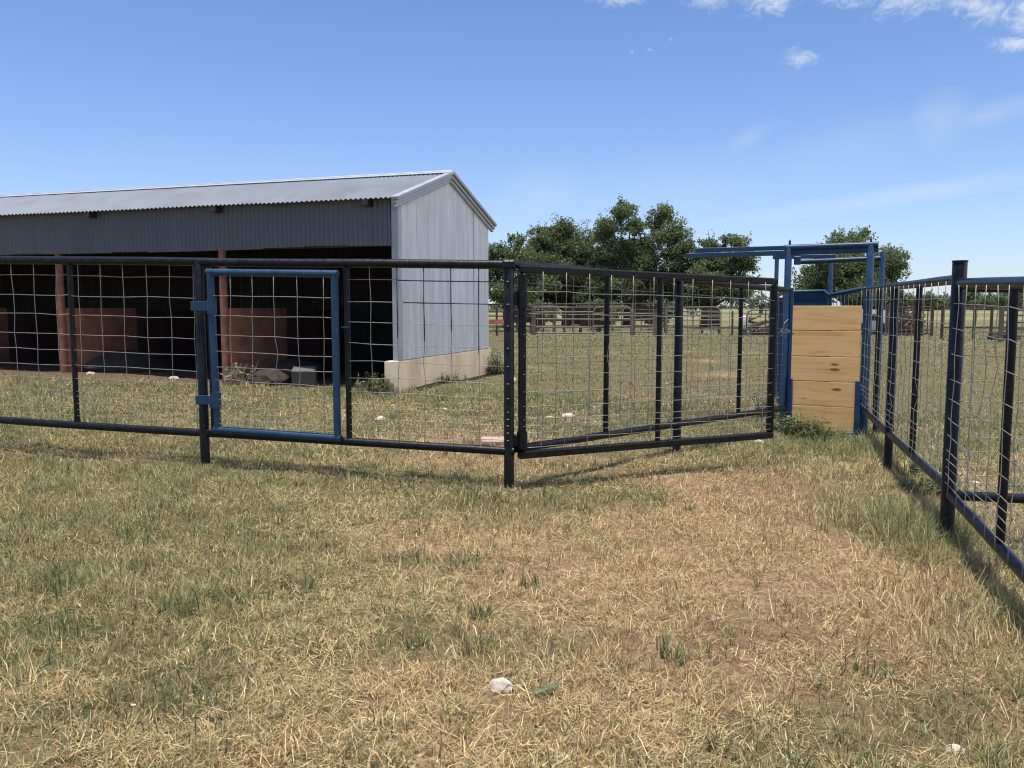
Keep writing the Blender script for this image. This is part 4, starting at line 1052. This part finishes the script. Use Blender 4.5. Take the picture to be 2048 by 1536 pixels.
# right hand pen with dry brush and the pipe fence beyond
pen = corral('corral_fence', 'brown pipe pen with dry brush inside seen through the right fence', G2(1772, 30), G2(1862, 29.6), [.08, .2, .92, 1.02], M['rail_rust'], .03, (.0, 1.0), .05, bars=(.18, .3, .38, .47, .6, .72, .8, .9))
N_ = 2600; a = nr.random(N_); p0 = np.array(G2(1800, 30)); p1 = np.array(G2(1858, 30)); xx = p0[0] + (p1[0] - p0[0]) * a; yy = 30.3 + nr.uniform(0, 1.2, N_)
o = leaf_mesh('dry_brush', np.stack([xx, yy, gz(xx, yy) + nr.uniform(0, .85, N_) * (.6 + .4 * np.sin(a * 9))], 1), None, nr.uniform(.08, .2, N_), np.array([(.19, .15, .095)]) * nr.uniform(.5, 1.4, (N_, 1)), M['straw'], None); tag(o, 'tangle of dry brown brush inside the right hand pen', 'brush')
def px_pipe(name, label, pts, hs, posts):
    return None
corral('corral_fence', 'weathered pipe fence on the far right beyond the tall post', G2(1882, 27.5), G2(2100, 25.5), [.38, .98], M['rail_rust'], .03, (0, .31, .47, .62, .9), .045)
corral('tube_gate', 'dark tube gate at the far right edge beyond the cross fence', G2(2000, 24.5), G2(2110, 23.5), [.2, .4, .6, .8, .95], M['rail_dark'], .022, (0, 1), .07, 'gate', top=1.0)
p = G2(2010, 26.6); lump('soil_heap', p, (.55, .4, .22), M['manure'], 31, 'low dark mound beside the far right gate', 'mound')

# white pickup seen partly through the right fence
cx_, cy_ = G2(1668, 32.5); ck = empty('pickup_truck', (cx_, cy_, gzf(cx_, cy_)), 'white pickup parked behind the plank gate, its nose showing through the right fence', 'truck', rz=R(-20))
Mw = world_matrix(ck)
def prism(prof, w, x0=0):
    """side profile (x, z) swept across y"""
    mb = MB(); n = len(prof); vs = [(x, s * (w / 2 - (.06 if z > 1.0 else 0)), z) for s in (-1, 1) for x, z in prof]
    fs = [tuple(range(n))[::-1], tuple(range(n, 2 * n))] + [(i, (i + 1) % n, n + (i + 1) % n, n + i) for i in range(n)]
    mb.add([tuple(Mw @ Vector(v)) for v in vs], fs); return mb
body = [(2.1, .42), (2.16, .55), (2.14, .80), (2.0, .90), (.45, .99), (-.05, 1.36), (-1.0, 1.38), (-1.3, .99), (-2.2, .98), (-2.25, .5), (-2.15, .42), (-1.75, .42), (-1.65, .66), (-1.4, .78), (-1.1, .66), (-1.0, .42), (.95, .42), (1.05, .66), (1.35, .78), (1.6, .66), (1.7, .42)]
prism(body, 1.72).build('body', M['carwhite'], ck)
def tri(pts, m, nm):
    mb = MB(); mb.add([tuple(Mw @ Vector(v)) for v in pts], [tuple(range(len(pts)))]); return mb.build(nm, m, ck)
tri([(.41, -.72, 1.035), (.41, .72, 1.035), (-.0, .66, 1.34), (-.0, -.66, 1.34)], M['glass'], 'windscreen')
for s in (-1, 1):
    tri([(.28, s * .845, 1.03), (-.1, s * .815, 1.31), (-.95, s * .815, 1.33), (-1.17, s * .845, 1.03)], M['glass'], 'side_window')
    for xw in (1.35, -1.4):
        w_ = MB(); c = Vector((xw, s * .74, .34)); w_.tube([tuple(Mw @ (c - Vector((0, .11, 0)))), tuple(Mw @ (c + Vector((0, .11, 0))))], .34, 20); wo = w_.build('wheel', M['tyre'], ck, smooth=40)
        h_ = MB(); c2 = c + Vector((0, s * .12, 0)); h_.tube([tuple(Mw @ (c2 - Vector((0, .01, 0)))), tuple(Mw @ (c2 + Vector((0, .01, 0))))], .19, 16)
        me_ = h_; Mi = parent_inv(ck); ho = bpy.data.objects.new('rim', bpy.data.meshes.new('rim')); ho.data.from_pydata([tuple(Mi @ Vector(v)) for v in me_.v], [], me_.f); ho.data.materials.append(M['chrome']); COL.objects.link(ho); ho.parent = wo
    tri([(2.165, s * .82, .68), (2.165, s * .52, .68), (2.155, s * .52, .80), (2.155, s * .82, .80)], M['chrome'], 'headlight')
tri([(2.168, -.48, .58), (2.168, .48, .58), (2.155, .48, .79), (2.155, -.48, .79)], M['tyre'], 'grille')
mb = MB(); c = Mw @ Vector((2.2, 0, .47)); mb.box(c, .14, 1.7, .18, Mw.to_3x3() @ Vector((1, 0, 0)), Mw.to_3x3() @ Vector((0, 1, 0)), None, .03); mb.build('bumper', M['tyre'], ck)

# wind turbines on the horizon
def turbine(px, Zq, hub, rot, label):
    x = tx(px, Zq); t = empty('wind_turbine', (x, Zq, 0), label, 'wind turbine', 'wind turbines on the horizon')
    MB().tube([(x, Zq, -2), (x, Zq, hub)], [2.6, 1.5], 12).build('tower', M['turbine'], t, smooth=40)
    MB().box((x, Zq, hub + 1.5), 4, 10, 4, (1, 0, 0), (0, 1, 0), None, .8).build('nacelle', M['turbine'], t)
    for k_ in range(3):
        a = rot + k_ * 2.0944; d = Vector((math.sin(a), 0, math.cos(a))); o = Vector((x, Zq - 6, hub + 1.5))
        MB().tube([o, o + d * 9, o + d * 42], [1.4, 2.2, .4], 6).build('blade', M['turbine'], t)
turbine(1521, 5200, 78, -.5, 'far white wind turbine seen in the gap left of the chute')
turbine(1828, 5400, 82, .2, 'far white wind turbine seen through the right fence')
turbine(1953, 5600, 80, .9, 'far white wind turbine right of the tall post')

# ------------------------------------------------------------------ sky, sun, camera
sun_dir = Vector((-.085, -.115, .985)).normalized()
el = math.asin(sun_dir.z); azs = math.atan2(sun_dir.x, sun_dir.y)
w = bpy.data.worlds.new('World'); sc.world = w; w.use_nodes = True; N = w.node_tree.nodes; L = w.node_tree.links
bgn = N['Background']; bgn.inputs['Strength'].default_value = .105
sky = N.new('ShaderNodeTexSky'); sky.sky_type = 'NISHITA'; sky.sun_disc = False; sky.sun_elevation = el; sky.sun_rotation = azs
sky.altitude = 200; sky.air_density = 1.0; sky.dust_density = .4; sky.ozone_density = 2.2
tc = N.new('ShaderNodeTexCoord'); sx = N.new('ShaderNodeSeparateXYZ'); L.new(tc.outputs['Generated'], sx.inputs[0])
def MN(op, a, b=None, c=None):
    n = N.new('ShaderNodeMath'); n.operation = op
    for i, v in enumerate((a, b, c)):
        if v is None: continue
        if isinstance(v, (int, float)): n.inputs[i].default_value = v
        else: L.new(v, n.inputs[i])
    return n.outputs[0]
az_n = MN('MULTIPLY', MN('ARCTAN2', sx.outputs[0], sx.outputs[1]), 57.2958)
el_n = MN('MULTIPLY', MN('ARCSINE', sx.outputs[2]), 57.2958)
cbn = N.new('ShaderNodeCombineXYZ'); L.new(az_n, cbn.inputs[0]); L.new(el_n, cbn.inputs[1])
def noise(scale, det, rough, st=(1, 1, 1), dist=0.0):
    mp = N.new('ShaderNodeMapping'); mp.inputs['Scale'].default_value = st; L.new(cbn.outputs[0], mp.inputs[0])
    n = N.new('ShaderNodeTexNoise'); n.inputs['Scale'].default_value = scale; n.inputs['Detail'].default_value = det; n.inputs['Roughness'].default_value = rough; n.inputs['Distortion'].default_value = dist
    L.new(mp.outputs[0], n.inputs['Vector']); return n.outputs['Fac']
nz1 = noise(.9, 9, .68, (1, 1.5, 1), 1.2); nz2 = noise(.35, 6, .6, (.6, 2.2, 1), .8)
def blob(a0, e0, ra, re, rot=0.0):
    da = MN('SUBTRACT', az_n, a0); de = MN('SUBTRACT', el_n, e0); c, s = math.cos(rot), math.sin(rot)
    u = MN('ADD', MN('MULTIPLY', da, c / ra), MN('MULTIPLY', de, s / ra)); v = MN('ADD', MN('MULTIPLY', da, -s / re), MN('MULTIPLY', de, c / re))
    return MN('SUBTRACT', 1.0, MN('SQRT', MN('ADD', MN('MULTIPLY', u, u), MN('MULTIPLY', v, v))))
def ang(px, py):
    th = math.atan(156 / 1656.); u = (px - 1024) / 1656.; v = (768 - py) / 1656.
    y = math.cos(th) + math.sin(th) * v; z = -math.sin(th) + math.cos(th) * v
    return math.degrees(math.atan2(u, y)), math.degrees(math.atan2(z, math.hypot(u, y)))
puff = None
for px, py, ra, re, rot in ((1545, -4, 2.3, 1.1, 0), (1420, -8, 1.6, .9, 0), (1830, -8, 2.6, 1.2, .1), (1960, 12, 2.6, 1.0, -.45), (2055, 20, 1.0, 2.0, 0), (1600, 117, 1.25, .62, -.2), (2032, 88, 1.6, .5, -.2), (1342, 78, .4, .25, 0), (1298, 99, .35, .2, 0), (1264, 102, .3, .25, 0), (1240, -12, 2.2, .8, 0), (1720, -25, 3, 1.1, 0), (2200, 30, 4, 2.2, 0)):
    a0, e0 = ang(px, py); b_ = blob(a0, e0, ra * 1.1, re * 1.05, rot); b_ = MN('SUBTRACT', b_, .45 if ra < .5 else 0.0); puff = b_ if puff is None else MN('MAXIMUM', puff, b_)
wisp = None
for px, py, ra, re, rot, k_ in ((1800, 392, 14, .75, .115, 1), (1880, 240, 2.2, 2.0, .5, .8), (1990, 225, 5, .9, .2, .7), (1500, 275, 2.2, .8, .5, .5), (1075, 390, 4, 2.2, .2, .6), (1690, 300, 6, 2.5, .2, .35), (1350, 380, 9, 3, .1, .3)):
    a0, e0 = ang(px, py); b_ = MN('MULTIPLY', MN('MAXIMUM', blob(a0, e0, ra, re, rot), 0), k_); wisp = b_ if wisp is None else MN('MAXIMUM', wisp, b_)
pm = MN('ADD', MN('MULTIPLY', puff, .9), MN('MULTIPLY', MN('SUBTRACT', nz1, .5), 2.2))
mrn = N.new('ShaderNodeMapRange'); mrn.interpolation_type = 'SMOOTHSTEP'; mrn.inputs[1].default_value = -.05; mrn.inputs[2].default_value = 1.25; mrn.inputs[4].default_value = .85; L.new(pm, mrn.inputs[0])
wm = MN('MULTIPLY', MN('MULTIPLY', wisp, nz2), .62)
# added bright cloud field, unseen off to the right, to light the shaded gable
fill_bank = MN('MULTIPLY', MN('MAXIMUM', blob(98, 42, 62, 40), 0.0), 2.0)
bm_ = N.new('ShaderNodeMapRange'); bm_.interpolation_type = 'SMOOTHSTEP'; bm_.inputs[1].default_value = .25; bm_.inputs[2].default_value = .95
L.new(MN('ADD', fill_bank, MN('MULTIPLY', MN('SUBTRACT', noise(.07, 8, .6, (1, 1.3, 1), .5), .5), 1.6)), bm_.inputs[0])
cm = MN('MINIMUM', MN('ADD', mrn.outputs[0], wm), 1.0)
mxs = N.new('ShaderNodeMix'); mxs.data_type = 'RGBA'; mxs.inputs[7].default_value = (5.7, 6.2, 6.9, 1)
tin = N.new('ShaderNodeMix'); tin.data_type = 'RGBA'; tin.blend_type = 'MULTIPLY'; tin.inputs[0].default_value = 1; tin.inputs[7].default_value = (.81, .935, 1.21, 1)
L.new(sky.outputs[0], tin.inputs[6]); L.new(cm, mxs.inputs[0])
hz = MN('MULTIPLY', MN('POWER', 2.71828, MN('MULTIPLY', MN('MAXIMUM', el_n, 0.0), -.16)), .42)     # pale haze low over the horizon
mxh = N.new('ShaderNodeMix'); mxh.data_type = 'RGBA'; mxh.inputs[7].default_value = (6.0, 6.8, 7.7, 1)
L.new(hz, mxh.inputs[0]); L.new(tin.outputs[2], mxh.inputs[6])
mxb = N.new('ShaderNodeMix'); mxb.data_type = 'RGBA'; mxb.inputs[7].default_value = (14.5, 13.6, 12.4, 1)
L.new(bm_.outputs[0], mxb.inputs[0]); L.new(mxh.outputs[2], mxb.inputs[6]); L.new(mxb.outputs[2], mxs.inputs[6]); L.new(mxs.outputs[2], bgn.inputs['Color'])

sl_ = bpy.data.lights.new('sun', 'SUN'); sl_.energy = 5.0; sl_.angle = R(1.3); sl_.color = (1, .92, .80)
so = bpy.data.objects.new('sun', sl_); COL.objects.link(so); so.rotation_euler = sun_dir.to_track_quat('Z', 'Y').to_euler(); so.location = sun_dir * 50

cam = bpy.data.cameras.new('camera'); cam.sensor_width = 36; cam.lens = 36 * 1656 / 2048; cam.clip_end = 20000; cam.clip_start = .05
co = bpy.data.objects.new('camera', cam); COL.objects.link(co); co.location = (0, 0, 1.24); co.rotation_euler = (R(90) - math.atan(156 / 1656.), 0, 0)
sc.camera = co
sc.view_settings.view_transform = 'Standard'; sc.view_settings.look = 'None'; sc.view_settings.exposure = .36; sc.view_settings.gamma = 1
sc.cycles.filter_width = 1.15; sc.cycles.max_bounces = 6; sc.cycles.diffuse_bounces = 3; sc.cycles.transparent_max_bounces = 4
